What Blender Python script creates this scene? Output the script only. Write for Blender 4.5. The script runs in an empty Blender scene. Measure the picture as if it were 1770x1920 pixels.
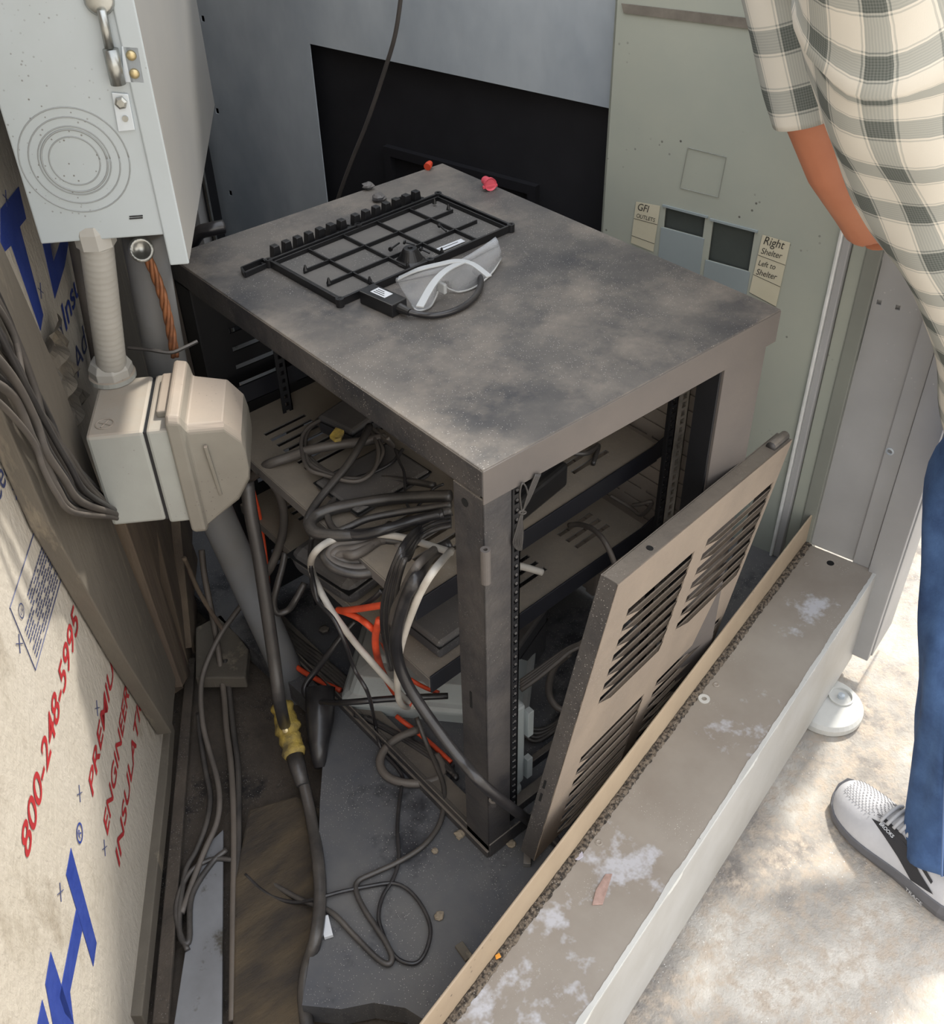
import bpy, math, random
import numpy as np
from mathutils import Vector, Matrix
random.seed(7); rng = np.random.default_rng(7)
scene = bpy.context.scene
col = scene.collection
V = lambda *a: np.array(a, float)

# ---------------------------------------------------------------- camera
CAM = V(-.615, -.72, 1.515)
F = 1943.157
YAW, PITCH, ROLL = 0.878074, 0.6905875, -0.0259555
fw = V(math.cos(PITCH)*math.cos(YAW), math.cos(PITCH)*math.sin(YAW), -math.sin(PITCH))
r0 = V(math.sin(YAW), -math.cos(YAW), 0); u0 = np.cross(r0, fw)
RI = math.cos(ROLL)*r0+math.sin(ROLL)*u0
UP = -math.sin(ROLL)*r0+math.cos(ROLL)*u0
cd = bpy.data.cameras.new('camera'); cam = bpy.data.objects.new('camera', cd); col.objects.link(cam)
cam.matrix_world = Matrix(((RI[0], UP[0], -fw[0], CAM[0]), (RI[1], UP[1], -fw[1], CAM[1]), (RI[2], UP[2], -fw[2], CAM[2]), (0, 0, 0, 1)))
cd.sensor_fit = 'HORIZONTAL'; cd.sensor_width = 36; cd.lens = 36*F/1770; cd.clip_start = .02
scene.camera = cam
# ---------------------------------------------------------------- light
wd = bpy.data.worlds.new('world'); scene.world = wd; wd.use_nodes = True
nt = wd.node_tree; bg = nt.nodes['Background']
tc = nt.nodes.new('ShaderNodeTexCoord'); sp = nt.nodes.new('ShaderNodeSeparateXYZ'); rp = nt.nodes.new('ShaderNodeValToRGB')
nt.links.new(tc.outputs['Generated'], sp.inputs[0]); nt.links.new(sp.outputs['Z'], rp.inputs[0]); nt.links.new(rp.outputs[0], bg.inputs[0])
e = rp.color_ramp.elements
e[0].position = 0; e[0].color = (.62, .56, .48, 1)
e[1].position = 1; e[1].color = (.86, .92, 1.02, 1)
q = e.new(.12); q.color = (1.0, .95, .88, 1)
bg.inputs[1].default_value = 2.4
sd = bpy.data.lights.new('sun', 'SUN'); sun = bpy.data.objects.new('sun', sd); col.objects.link(sun)
sd.energy = 5.4; sd.angle = math.radians(4); sd.color = (1, .95, .86)
_az, _el = math.radians(13.5), math.radians(50)
_d = Vector((-math.cos(_el)*math.cos(_az), -math.cos(_el)*math.sin(_az), -math.sin(_el)))
sun.rotation_euler = _d.to_track_quat('-Z', 'Y').to_euler(); sun.location = (4, 1, 5)
vs = scene.view_settings
vs.view_transform = 'Standard'; vs.look = 'None'; vs.gamma = 1; vs.use_curve_mapping = False; vs.exposure = 0.0

# ---------------------------------------------------------------- frames of the place
a = math.radians(12.5); U = V(math.cos(a), math.sin(a), 0); N = V(-math.sin(a), math.cos(a), 0)      # sill direction and back wall direction
a = math.radians(57.2); W = V(math.cos(a), math.sin(a), 0); WN = V(math.sin(a), -math.cos(a), 0)     # left wall direction and its inward normal
Z = V(0, 0, 1)
uf = lambda a, b, z: U*a+N*b+Z*z
wf = lambda a, b, z: W*a+WN*b+Z*z
def ray(x, y): return RI*((x-885)/F)-UP*((y-960)/F)+fw
def at(x, y, z): r = ray(x, y); return CAM+r*((z-CAM[2])/r[2])           # point of the photo at height z
def on(x, y, P, n): r = ray(x, y); return CAM+r*(((P-CAM)@n)/(r@n))      # ... on the plane through P
onU = lambda x, y, a: on(x, y, U*a, U)
onN = lambda x, y, b: on(x, y, N*b, N)
onW = lambda x, y, b: on(x, y, WN*b, WN)

# ---------------------------------------------------------------- mesh builder
class MB:
    def __init__(s): s.v = []; s.f = []; s.uv = None
    def add(s, vs, fs):
        o = len(s.v); s.v += [tuple(map(float, p)) for p in vs]; s.f += [tuple(o+i for i in f) for f in fs]; return s
    def box(s, o, a, b, c):
        o, a, b, c = map(np.asarray, (o, a, b, c))
        p = [o, o+a, o+a+b, o+b, o+c, o+a+c, o+a+b+c, o+b+c]
        fs = [(0, 3, 2, 1), (4, 5, 6, 7), (0, 1, 5, 4), (1, 2, 6, 5), (2, 3, 7, 6), (3, 0, 4, 7)]
        if np.dot(np.cross(a, b), c) < 0: fs = [f[::-1] for f in fs]
        return s.add(p, fs)
    def cbox(s, c, x, y, z, fr=(V(1, 0, 0), V(0, 1, 0), Z)):
        a, b, d = fr[0]*x, fr[1]*y, fr[2]*z
        return s.box(np.asarray(c)-a/2-b/2-d/2, a, b, d)
    def prism(s, pts, vec):
        n = len(pts); pts = [np.asarray(p, float) for p in pts]; vec = np.asarray(vec, float)
        nn = sum(np.cross(pts[i], pts[(i+1) % n]) for i in range(n))
        f0 = tuple(range(n)); f1 = tuple(range(n, 2*n))
        sides = [(i, (i+1) % n, n+(i+1) % n, n+i) for i in range(n)]
        if np.dot(nn, vec) > 0: fs = [f0[::-1], f1]+sides
        else: fs = [f0, f1[::-1]]+[x[::-1] for x in sides]
        return s.add(pts+[p+vec for p in pts], fs)
    def loft(s, rings, caps=True):
        n = len(rings[0]); vs = [p for r in rings for p in r]; fs = []
        for k in range(len(rings)-1):
            for i in range(n):
                j = (i+1) % n; fs.append((k*n+i, k*n+j, (k+1)*n+j, (k+1)*n+i))
        if caps: fs.append(tuple(range(n))[::-1]); fs.append(tuple(range((len(rings)-1)*n, len(rings)*n)))
        return s.add(vs, fs)
    def tube(s, pts, r, n=8, rad=None):
        pts = [np.asarray(p, float) for p in pts]; m = len(pts); rings = []; up = V(.13, .21, .97)
        pn = None
        for i in range(m):
            t = pts[min(i+1, m-1)]-pts[max(i-1, 0)]; L = np.linalg.norm(t); t = t/L if L > 1e-9 else V(0, 0, 1)
            if pn is None:
                if abs(t@up) > .95: up = V(1, 0, .1)
                pn = np.cross(t, up)
            pn = pn-t*(pn@t); pn /= np.linalg.norm(pn); b = np.cross(t, pn)
            rr = r if rad is None else rad[i]
            rings.append([pts[i]+rr*(math.cos(2*math.pi*k/n)*pn+math.sin(2*math.pi*k/n)*b) for k in range(n)])
        return s.loft(rings)
    def cyl(s, p0, p1, r0, r1=None, n=16): return s.tube([p0, p1], r0, n, [r0, r0 if r1 is None else r1])
    def lathe(s, p, ax, prof, n=24):
        ax = np.asarray(ax, float); ax = ax/np.linalg.norm(ax)
        x = np.cross(ax, V(.3, .9, .1)); x /= np.linalg.norm(x); y = np.cross(ax, x)
        return s.loft([[p+ax*h+r*(math.cos(2*math.pi*k/n)*x+math.sin(2*math.pi*k/n)*y) for k in range(n)] for r, h in prof])
    def plate(s, o, ex, ey, w, h, th, holes, nrm=None):
        """flat plate of w x h from corner o with rectangular holes (x0,y0,x1,y1), thickness th along the normal"""
        nz = np.cross(ex, ey) if nrm is None else nrm
        xs = sorted({0., w, *[round(q, 5) for r in holes for q in (r[0], r[2]) if 0 < q < w]}); ys = sorted({0., h, *[round(q, 5) for r in holes for q in (r[1], r[3]) if 0 < q < h]})
        def hole(i, j):
            if i < 0 or j < 0 or i >= len(xs)-1 or j >= len(ys)-1: return True
            cx, cy = (xs[i]+xs[i+1])/2, (ys[j]+ys[j+1])/2
            return any(r[0] < cx < r[2] and r[1] < cy < r[3] for r in holes)
        H = {(i, j): hole(i, j) for i in range(-1, len(xs)) for j in range(-1, len(ys))}
        P = lambda x, y, t: o+ex*x+ey*y+nz*t
        for i in range(len(xs)-1):
            for j in range(len(ys)-1):
                if H[i, j]: continue
                x0, x1, y0, y1 = xs[i], xs[i+1], ys[j], ys[j+1]
                s.add([P(x0, y0, th), P(x1, y0, th), P(x1, y1, th), P(x0, y1, th)], [(0, 1, 2, 3)])
                s.add([P(x0, y0, 0), P(x1, y0, 0), P(x1, y1, 0), P(x0, y1, 0)], [(3, 2, 1, 0)])
                for (di, dj, a, b) in ((-1, 0, (x0, y1), (x0, y0)), (1, 0, (x1, y0), (x1, y1)), (0, -1, (x0, y0), (x1, y0)), (0, 1, (x1, y1), (x0, y1))):
                    if H[i+di, j+dj]: s.add([P(*a, 0), P(*b, 0), P(*b, th), P(*a, th)], [(0, 1, 2, 3)])
        return s

def spline(pts, k=6):
    P = [np.asarray(p, float) for p in pts]; P = [2*P[0]-P[1]]+P+[2*P[-1]-P[-2]]; out = []
    for i in range(1, len(P)-2):
        a, b, c, d = P[i-1:i+3]
        for j in range(k):
            t = j/k; out.append(.5*((2*b)+(-a+c)*t+(2*a-5*b+4*c-d)*t*t+(-a+3*b-3*c+d)*t**3))
    out.append(P[-2]); return out

ROOT = {}
def mk(name, mb, mat, parent=None, smooth=False, bevel=0, label=None, cat=None, group=None, kind=None):
    me = bpy.data.meshes.new(name)
    vs = np.array(mb.v); off = V(0, 0, 0)
    if parent is None:
        off = V((vs[:, 0].min()+vs[:, 0].max())/2, (vs[:, 1].min()+vs[:, 1].max())/2, vs[:, 2].min())
    else: off = ROOT.get(parent.name, V(0, 0, 0))
    me.from_pydata([tuple(p) for p in vs-off], [], mb.f); me.update()
    if mb.uv is not None:
        ul = me.uv_layers.new(name='UVMap')
        for l in me.loops: ul.data[l.index].uv = mb.uv[l.vertex_index]
    me.materials.append(mat)
    if smooth: me.polygons.foreach_set('use_smooth', [True]*len(me.polygons))
    o = bpy.data.objects.new(name, me); col.objects.link(o)
    if parent is None: o.location = off
    else: o.parent = parent
    ROOT[o.name] = off
    if bevel:
        b = o.modifiers.new('bevel', 'BEVEL'); b.width = bevel; b.segments = 2; b.limit_method = 'ANGLE'; b.angle_limit = math.radians(40)
    elif smooth:
        pass
    if label: o['label'] = label
    if cat: o['category'] = cat
    if group: o['group'] = group
    if kind: o['kind'] = kind
    return o
def thing(name, loc, label, cat, group=None):
    o = bpy.data.objects.new(name, None); col.objects.link(o); o.location = tuple(loc); o.empty_display_size = .05
    o['label'] = label; o['category'] = cat
    if group: o['group'] = group
    ROOT[o.name] = np.asarray(loc, float); return o
S = 'structure'

# ---------------------------------------------------------------- materials
def srgb(r, g, b):
    f = lambda c: (c/255/12.92 if c <= 10 else ((c/255+.055)/1.055)**2.4)
    return (f(r), f(g), f(b), 1)
def mat(name, base, var=None, sc=6, rough=.6, metal=0, bump=0, bsc=60, dust=None, damt=.6, dsc=4, speck=0, spc=(190, 185, 178), ssc=260, stretch=None, spec=.5, contrast=.2, blot=None, bl=(.5, .6), blsc=5, bdist=.004):
    m = bpy.data.materials.new(name); m.use_nodes = True; t = m.node_tree; n = t.nodes; L = t.links
    b = n['Principled BSDF']; b.inputs['Roughness'].default_value = rough; b.inputs['Metallic'].default_value = metal; b.inputs['Specular IOR Level'].default_value = spec
    c = n.new('ShaderNodeTexCoord'); src = c.outputs['Object']
    if stretch:
        mp = n.new('ShaderNodeMapping'); mp.inputs['Scale'].default_value = stretch[:3]
        if len(stretch) > 3: mp.inputs['Rotation'].default_value = stretch[3:6]
        L.new(src, mp.inputs[0]); src = mp.outputs[0]
    def noise(s, det=5, rg=.6, w=None):
        q = n.new('ShaderNodeTexNoise'); q.inputs['Scale'].default_value = s; q.inputs['Detail'].default_value = det; q.inputs['Roughness'].default_value = rg; L.new(src, q.inputs['Vector']); return q.outputs[0]
    def ramp(x, lo, hi):
        q = n.new('ShaderNodeMapRange'); q.inputs[1].default_value = lo; q.inputs[2].default_value = hi; q.clamp = True; L.new(x, q.inputs[0]); return q.outputs[0]
    def mul(x, y):
        q = n.new('ShaderNodeMath'); q.operation = 'MULTIPLY'; L.new(x, q.inputs[0])
        if isinstance(y, (int, float)): q.inputs[1].default_value = y
        else: L.new(y, q.inputs[1])
        return q.outputs[0]
    def mix(fac, A, B):
        q = n.new('ShaderNodeMix'); q.data_type = 'RGBA'; L.new(fac, q.inputs[0])
        for k, x in ((6, A), (7, B)):
            if isinstance(x, tuple): q.inputs[k].default_value = x
            else: L.new(x, q.inputs[k])
        return q.outputs[2]
    cc = srgb(*base)
    if var: cc = mix(ramp(noise(sc), .5-contrast, .5+contrast), cc, srgb(*var))
    if blot: cc = mix(ramp(noise(blsc, 6, .7), bl[0], bl[1]), cc, srgb(*blot))
    if dust:
        g = n.new('ShaderNodeNewGeometry'); s3 = n.new('ShaderNodeSeparateXYZ'); L.new(g.outputs['True Normal'], s3.inputs[0])
        up = ramp(s3.outputs[2], .05, .75); k = mul(up, ramp(noise(dsc, 8, .7), .5-damt*.5, .95-damt*.5)); cc = mix(mul(k, .9), cc, srgb(*dust))
    if speck:
        vo = n.new('ShaderNodeTexVoronoi'); vo.inputs['Scale'].default_value = ssc; L.new(c.outputs['Object'], vo.inputs['Vector'])
        k = mul(ramp(vo.outputs[0], .16, .1), ramp(noise(7, 3), .62-speck*.3, .72-speck*.2)); cc = mix(k, cc, srgb(*spc))
    if isinstance(cc, tuple): b.inputs['Base Color'].default_value = cc
    else: L.new(cc, b.inputs['Base Color'])
    if bump:
        q = n.new('ShaderNodeBump'); q.inputs['Strength'].default_value = bump; q.inputs['Distance'].default_value = bdist; L.new(noise(bsc, 6, .65), q.inputs['Height']); L.new(q.outputs[0], b.inputs['Normal'])
    return m
M = {}
M['black_panel'] = mat('black_panel', (24, 24, 28), (38, 38, 42), 5, .55, bump=.1, dust=(90, 86, 80), damt=.2)
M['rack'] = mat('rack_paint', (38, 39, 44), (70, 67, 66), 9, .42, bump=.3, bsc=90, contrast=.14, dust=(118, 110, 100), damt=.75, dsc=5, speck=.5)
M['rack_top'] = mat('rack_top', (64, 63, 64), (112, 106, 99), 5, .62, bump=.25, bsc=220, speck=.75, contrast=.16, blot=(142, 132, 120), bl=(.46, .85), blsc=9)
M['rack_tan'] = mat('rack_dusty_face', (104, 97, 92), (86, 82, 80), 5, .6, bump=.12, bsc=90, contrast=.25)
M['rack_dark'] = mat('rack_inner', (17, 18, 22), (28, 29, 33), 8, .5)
M['shelf'] = mat('shelf', (112, 106, 101), (88, 87, 88), 6, .6, bump=.15, dust=(150, 138, 122), damt=.75, speck=.5)
M['shelf_lip'] = mat('shelf_lip', (22, 24, 30), (34, 35, 42), 6, .45)
M['rail_tan'] = mat('rail_tan', (158, 152, 144), (120, 115, 108), 30, .5)
M['door'] = mat('door_dusty', (150, 136, 121), (124, 113, 102), 7, .7, bump=.5, bsc=45, contrast=.3, speck=.2)
M['zinc'] = mat('galvanised', (206, 213, 218), (158, 168, 178), 3, .3, .25, bump=.35, bsc=3, bdist=.02, speck=.1, stretch=(1, 1, .6))
M['green'] = mat('green_grey_paint', (170, 173, 161), (154, 160, 152), 2.5, .5, bump=.03, speck=.22, spc=(60, 58, 55), ssc=60)
M['colm'] = mat('column_paint', (172, 172, 172), (152, 152, 152), 3, .5, bump=.04, speck=.25, spc=(200, 200, 196), ssc=90)
M['colg'] = mat('column_channel', (138, 141, 132), (122, 124, 118), 3, .5)
M['steel'] = mat('bright_steel', (190, 192, 188), (130, 132, 130), 18, .3, .85)
M['sill'] = mat('sill_top', (162, 155, 145), (140, 131, 121), 4, .55, .15, bump=.12, bsc=50, contrast=.18, blot=(186, 186, 190), bl=(.56, .62), blsc=4.5, speck=.3, spc=(225, 222, 215))
M['sill_face'] = mat('sill_face', (190, 190, 188), (168, 166, 160), 4, .5, .2, bump=.06)
M['flange'] = mat('sill_flange', (178, 160, 136), (160, 142, 120), 7, .6, bump=.08, speck=.25, spc=(90, 80, 70), ssc=70)
M['grit'] = mat('grit', (120, 108, 94), (50, 44, 38), 170, .9, bump=1, bsc=150, contrast=.08, speck=1)
M['slab'] = mat('slab', (72, 74, 80), (100, 98, 96), 5, .75, bump=.15, bsc=90, blot=(44, 44, 48), bl=(.5, .6), blsc=3.5, speck=.85)
M['dirt'] = mat('dirt', (62, 56, 50), (92, 82, 72), 14, .95, bump=1, bsc=60, blot=(34, 32, 32), bl=(.52, .64), blsc=7, speck=.5)
M['pave'] = mat('pavement', (208, 202, 192), (134, 128, 122), 6, .9, bump=1, bsc=110, contrast=.16, blot=(186, 173, 158), bl=(.45, .62), blsc=34, speck=.4, spc=(235, 232, 225), ssc=120)
M['foam'] = mat('foam_board', (188, 181, 170), (172, 164, 150), 5, .7, bump=.9, bsc=100, contrast=.3, stretch=(1, 1, .45), blot=(142, 132, 116), bl=(.56, .74), blsc=6)
M['blue'] = mat('blue_print', (30, 52, 128), (46, 66, 140), 30, .6, bump=.3, bsc=75)
M['red'] = mat('red_print', (170, 42, 46), (150, 40, 44), 30, .6)
M['ink'] = mat('blue_ink', (54, 62, 98), None, rough=.6)
M['wood'] = mat('dirty_wood', (104, 97, 86), (84, 78, 70), 8, .85, bump=.5, bsc=60, stretch=(1, 1, .16), contrast=.2, blot=(128, 118, 102), bl=(.56, .66), blsc=16)
M['ply'] = mat('splintered_ply', (108, 94, 78), (82, 70, 60), 14, .9, bump=.8, bsc=60, stretch=(1, 1, .12), contrast=.15, blot=(128, 82, 70), bl=(.63, .7), blsc=9)
M['bark'] = mat('brown_plank', (84, 72, 55), (52, 46, 40), 8, .9, bump=1, bsc=24, stretch=(1, 3, 1, 0, 0, .5), contrast=.15)
M['boxg'] = mat('grey_enamel', (174, 182, 186), (162, 169, 170), 4, .42, bump=.02, speck=.35, spc=(110, 108, 104), ssc=120)
M['boxside'] = mat('grey_enamel_cover', (136, 134, 130), (122, 122, 122), 3, .4)
M['cast'] = mat('dusty_cast_grey', (160, 162, 156), (142, 142, 136), 5, .65, bump=.06, dust=(150, 138, 124), damt=.85, speck=.45, spc=(90, 80, 78), ssc=150)
M['cover'] = mat('dusty_plastic_cover', (132, 128, 118), (116, 111, 102), 6, .6, bump=.06, dust=(152, 138, 124), damt=.85, speck=.4, spc=(96, 88, 84), ssc=150)
M['conduit'] = mat('grey_conduit', (168, 166, 160), (150, 146, 138), 6, .6)
M['pvc'] = mat('grey_pvc', (116, 119, 124), (104, 102, 98), 4, .55, bump=.05, dust=(120, 112, 102), damt=.6)
M['copper'] = mat('copper', (150, 98, 64), (98, 64, 46), 40, .5, .4)
M['cable'] = mat('black_cable', (40, 39, 41), (58, 56, 54), 14, .36, dust=(98, 92, 86), damt=.42, dsc=12, bump=.1, bsc=200)
M['cable_b'] = mat('clean_black_cable', (24, 24, 27), (46, 45, 47), 16, .28, dust=(80, 76, 73), damt=.25, dsc=12)
M['cable_g'] = mat('grey_cable', (84, 79, 75), (64, 61, 60), 12, .5, dust=(112, 104, 96), damt=.6, dsc=10)
M['cable_t'] = mat('bundle_cable', (82, 76, 70), (58, 55, 53), 12, .65, dust=(116, 106, 96), damt=.6)
M['white_cable'] = mat('white_cable', (196, 192, 184), (160, 154, 146), 12, .5)
M['orange'] = mat('orange_cable', (228, 84, 44), (190, 70, 44), 20, .5)
M['plastic'] = mat('black_plastic', (16, 16, 18), (28, 28, 30), 12, .35, dust=(70, 67, 63), damt=.12, dsc=8)
M['plast_box'] = mat('light_plastic', (176, 184, 184), (158, 164, 164), 6, .5, dust=(140, 134, 126), damt=.45, speck=.4, spc=(120, 116, 110))
M['device'] = mat('dusty_device', (56, 57, 62), (76, 75, 76), 6, .5, bump=.05, dust=(108, 103, 98), damt=.7, speck=.6)
M['yellow'] = mat('yellow_tape', (186, 160, 76), (106, 94, 62), 30, .6, bump=.8, bsc=90, contrast=.12)
M['paper'] = mat('paper', (206, 200, 178), (190, 184, 160), 6, .8)
M['darkwin'] = mat('breaker_dark', (62, 68, 66), (74, 80, 77), 9, .6)
M['label'] = mat('white_label', (205, 207, 210), None, rough=.6)
M['pencil'] = mat('pencil', (50, 48, 44), None, rough=.8)
M['hole'] = mat('black_hole', (6, 6, 7), None, rough=.9)
M['pink'] = mat('pink_plastic', (214, 84, 98), None, rough=.45)
M['redp'] = mat('red_plastic', (196, 66, 38), None, rough=.45)
M['brass'] = mat('brass_rivet', (188, 172, 132), None, rough=.35, metal=.7)
M['debris'] = mat('debris_stone', (150, 138, 118), (120, 108, 94), 60, .9, bump=.4)
M['skin'] = mat('skin', (214, 146, 114), (202, 132, 102), 7, .5, spec=.4, bump=.03, bsc=160)
M['jean'] = mat('denim', (78, 110, 156), (40, 64, 104), 16, .85, bump=.3, bsc=220, contrast=.25, speck=.6, spc=(96, 124, 164), ssc=420)
M['stitch'] = mat('denim_seam', (90, 112, 150), None, rough=.9)
M['shoe'] = mat('shoe_knit', (200, 200, 203), (186, 186, 190), 20, .7, bump=.1, bsc=200)
M['sole'] = mat('shoe_sole', (104, 104, 108), (90, 90, 94), 10, .6)
M['shoeblack'] = mat('shoe_black', (44, 44, 48), None, rough=.6)
M['lace'] = mat('lace', (176, 177, 180), None, rough=.8)
M['hair'] = mat('hair', (52, 44, 38), (36, 30, 26), 60, .6)
M['pad'] = mat('pad_white', (205, 205, 200), (190, 190, 186), 8, .5, speck=.3, spc=(120, 116, 110), ssc=90)
def glass():
    m = bpy.data.materials.new('frosted_clear_plastic'); m.use_nodes = True; t = m.node_tree; b = t.nodes['Principled BSDF']
    b.inputs['Base Color'].default_value = srgb(205, 208, 212); b.inputs['Roughness'].default_value = .25
    tr = t.nodes.new('ShaderNodeBsdfTransparent'); mx = t.nodes.new('ShaderNodeMixShader')
    lw = t.nodes.new('ShaderNodeLayerWeight'); lw.inputs[0].default_value = .35
    mr = t.nodes.new('ShaderNodeMapRange'); mr.inputs[3].default_value = .16; mr.inputs[4].default_value = .62
    t.links.new(lw.outputs['Facing'], mr.inputs[0]); t.links.new(mr.outputs[0], mx.inputs[0])
    t.links.new(tr.outputs[0], mx.inputs[1]); t.links.new(b.outputs[0], mx.inputs[2]); t.links.new(mx.outputs[0], t.nodes['Material Output'].inputs[0]); return m
M['glass'] = glass()
def plaid():
    m = bpy.data.materials.new('plaid_cloth'); m.use_nodes = True; t = m.node_tree; n = t.nodes; L = t.links; b = n['Principled BSDF']; b.inputs['Roughness'].default_value = .9; b.inputs['Specular IOR Level'].default_value = .1
    uv = n.new('ShaderNodeUVMap'); sx = n.new('ShaderNodeSeparateXYZ'); L.new(uv.outputs[0], sx.inputs[0])
    def mth(op, x, y=None):
        q = n.new('ShaderNodeMath'); q.operation = op
        for k, i in ((0, x), (1, y)):
            if i is None: continue
            if isinstance(i, (int, float)): q.inputs[k].default_value = i
            else: L.new(i, q.inputs[k])
        return q.outputs[0]
    def band(x):
        fr = mth('FRACT', mth('DIVIDE', x, .080)); core = mth('LESS_THAN', mth('ABSOLUTE', mth('SUBTRACT', fr, .5)), .19)
        fine = mth('ADD', mth('MULTIPLY', mth('LESS_THAN', mth('FRACT', mth('MULTIPLY', fr, 22)), .5), .16), .84)
        edge = mth('LESS_THAN', mth('ABSOLUTE', mth('SUBTRACT', mth('ABSOLUTE', mth('SUBTRACT', fr, .5)), .235)), .014)
        return mth('ADD', mth('MULTIPLY', core, fine), mth('MULTIPLY', edge, .55))
    A, B = band(sx.outputs[0]), band(sx.outputs[1])
    s = mth('ADD', mth('MULTIPLY', mth('ADD', A, B), .22), mth('MULTIPLY', mth('MULTIPLY', A, B), .42))
    r = n.new('ShaderNodeValToRGB'); L.new(s, r.inputs[0]); r.color_ramp.elements[0].color = srgb(222, 218, 208); r.color_ramp.elements[1].color = srgb(66, 74, 72)
    q = r.color_ramp.elements.new(.25); q.color = srgb(160, 164, 160)
    L.new(r.outputs[0], b.inputs['Base Color'])
    w = n.new('ShaderNodeTexNoise'); w.inputs['Scale'].default_value = 500; bp = n.new('ShaderNodeBump'); bp.inputs['Strength'].default_value = .15; L.new(w.outputs[0], bp.inputs['Height']); L.new(bp.outputs[0], b.inputs['Normal'])
    return m
M['plaid'] = plaid()

def text(parent, name, s, P, ex, ey, size, mat_, off=.0008, shear=0, ext=.0003, label=None, bold=0):
    """lettering lying on a surface: P = start of the baseline, ex along, ey up"""
    cu = bpy.data.curves.new('lettering', 'FONT'); cu.body = s; cu.size = 1; cu.extrude = 0; cu.shear = shear; cu.offset = bold
    tmp = bpy.data.objects.new('lettering', cu); me = bpy.data.meshes.new_from_object(tmp)
    vs = np.array([v.co[:] for v in me.vertices]); fs = [tuple(p.vertices) for p in me.polygons]
    nz = np.cross(ex, ey); nz = nz/np.linalg.norm(nz); mb = MB()
    sx, sy = size if isinstance(size, tuple) else (size, size)
    mb.add([P+ex*(q[0]*sx)+ey*(q[1]*sy)+nz*off for q in vs], fs)
    bpy.data.objects.remove(tmp); bpy.data.curves.remove(cu); bpy.data.meshes.remove(me)
    return mk(name, mb, mat_, parent, label=label)

#@@STRUCTURE
BU = .985      # back wall along U
# back wall: galvanised sheet with the big black-backed opening
def wallrect(px, py, a=BU):
    p = onU(px, py, a); return p@N, p[2]
oL, oT = wallrect(580, 82); oR = wallrect(1135, 208)[0]-.03
y0, z0, z1 = -.05, -.22, 1.9
Lw, Hw = 1.95, z1-z0
holes = [(oR-y0, .0+.25, (oL)-y0, oT-z0)]
for p in ((432, 362), (407, 208), (380, 35)):
    yy, zz = wallrect(*p); holes.append((yy-y0-.006, zz-z0-.007, yy-y0+.006, zz-z0+.007))
mk('sky_blocker', MB().box(uf(BU+.05, y0, z0), U*.01, N*Lw, Z*Hw), M['hole'], kind=S)  # added black sheet behind the wall, keeps sky from showing through its holes
mk('wall_back', MB().plate(uf(BU, y0, z0), N, Z, Lw, Hw, .003, holes, nrm=U), M['zinc'], kind=S)
# left wall: wood sheathing behind the foam board
mk('wall_left', MB().box(wf(-1.3, -.62, -.3), W*3.45, WN*.04, Z*2.2), M['ply'], kind=S)
# floor slab under the rack
fl = [at(x, y, 0) for x, y in ((612, 1345), (600, 1500), (597, 1600), (588, 1750), (566, 1885), (640, 1892), (700, 1880), (760, 1890), (800, 1915))]
fl = fl+[uf(-.24, -.118, 0), uf(.98, -.118, 0), uf(.98, 1.2, 0), uf(.4, 1.2, 0), V(-.06, .9, 0)]
mk('floor', MB().prism(fl, V(0, 0, -.05)), M['slab'], kind=S)
# dirt ground in the pit and the pavement outside
def terrain(P0, ex, ey, nx, ny, L1, L2, amp, seed, sm=True):
    g = np.random.default_rng(seed); h = np.zeros((nx+1, ny+1))
    for k in (4, 9, 20, 45):
        c = g.normal(size=(k+2, k+2)); xs = np.linspace(0, k, nx+1); ys = np.linspace(0, k, ny+1); xi = xs.astype(int); yi = ys.astype(int); fx = (xs-xi)[:, None]; fy = (ys-yi)[None]
        h += (c[xi][:, yi]*(1-fx)*(1-fy)+c[xi+1][:, yi]*fx*(1-fy)+c[xi][:, yi+1]*(1-fx)*fy+c[xi+1][:, yi+1]*fx*fy)*amp/(k**.6)
    mb = MB(); mb.add([P0+ex*L1*i/nx+ey*L2*j/ny+Z*h[i, j] for i in range(nx+1) for j in range(ny+1)], [(i*(ny+1)+j, (i+1)*(ny+1)+j, (i+1)*(ny+1)+j+1, i*(ny+1)+j+1) for i in range(nx) for j in range(ny)])
    return mb
dm = terrain(wf(-.62, -.58, -.062), W, WN, 130, 60, 1.75, .62, .012, 3)
dm.f = [f_ for f_ in dm.f if np.array(dm.v[f_[0]])@N > -.13]
mk('floor_dirt', dm, M['dirt'], kind=S, smooth=True)
mk('ground', MB().box(V(-3, -4, -.28), V(9, 0, 0), V(0, 6, 0), Z*.06), M['pave'], kind=S)

# green-grey electrical panel front standing against the back wall
ep = thing('electrical_panel', uf(BU-.02, .2, 0), 'green grey steel electrical panel front with two dark breaker openings, behind the rack', 'electrical panel')
PU = .957
pL = wallrect(1143, 180, PU)[0]; pR = onU(1541, 601, PU)@N
mb = MB()
b = [(pR, -.05), (wallrect(1470, 950, PU)[0], .02), (pR, 1.9)]
def gp(px, py): y, z = wallrect(px, py, PU); return (y-pR, z+.0)
w1 = [gp(1248, 388), gp(1322, 410), gp(1312, 445)]; w2 = [gp(1337, 414), gp(1415, 437), gp(1398, 508)]
h1 = (w1[1][0], w1[2][1], w1[0][0], w1[0][1]); h2 = (w2[1][0], w2[2][1], w2[0][0], w2[0][1])
mb.plate(uf(PU, pR, 0), N, Z, pL-pR, 1.9, .003, [h1, h2], nrm=U)
mb.box(uf(PU, pL-.004, 0), U*.028, N*.004, Z*1.9)
mk('panel_cover', mb, M['green'], ep)
mb = MB()
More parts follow.
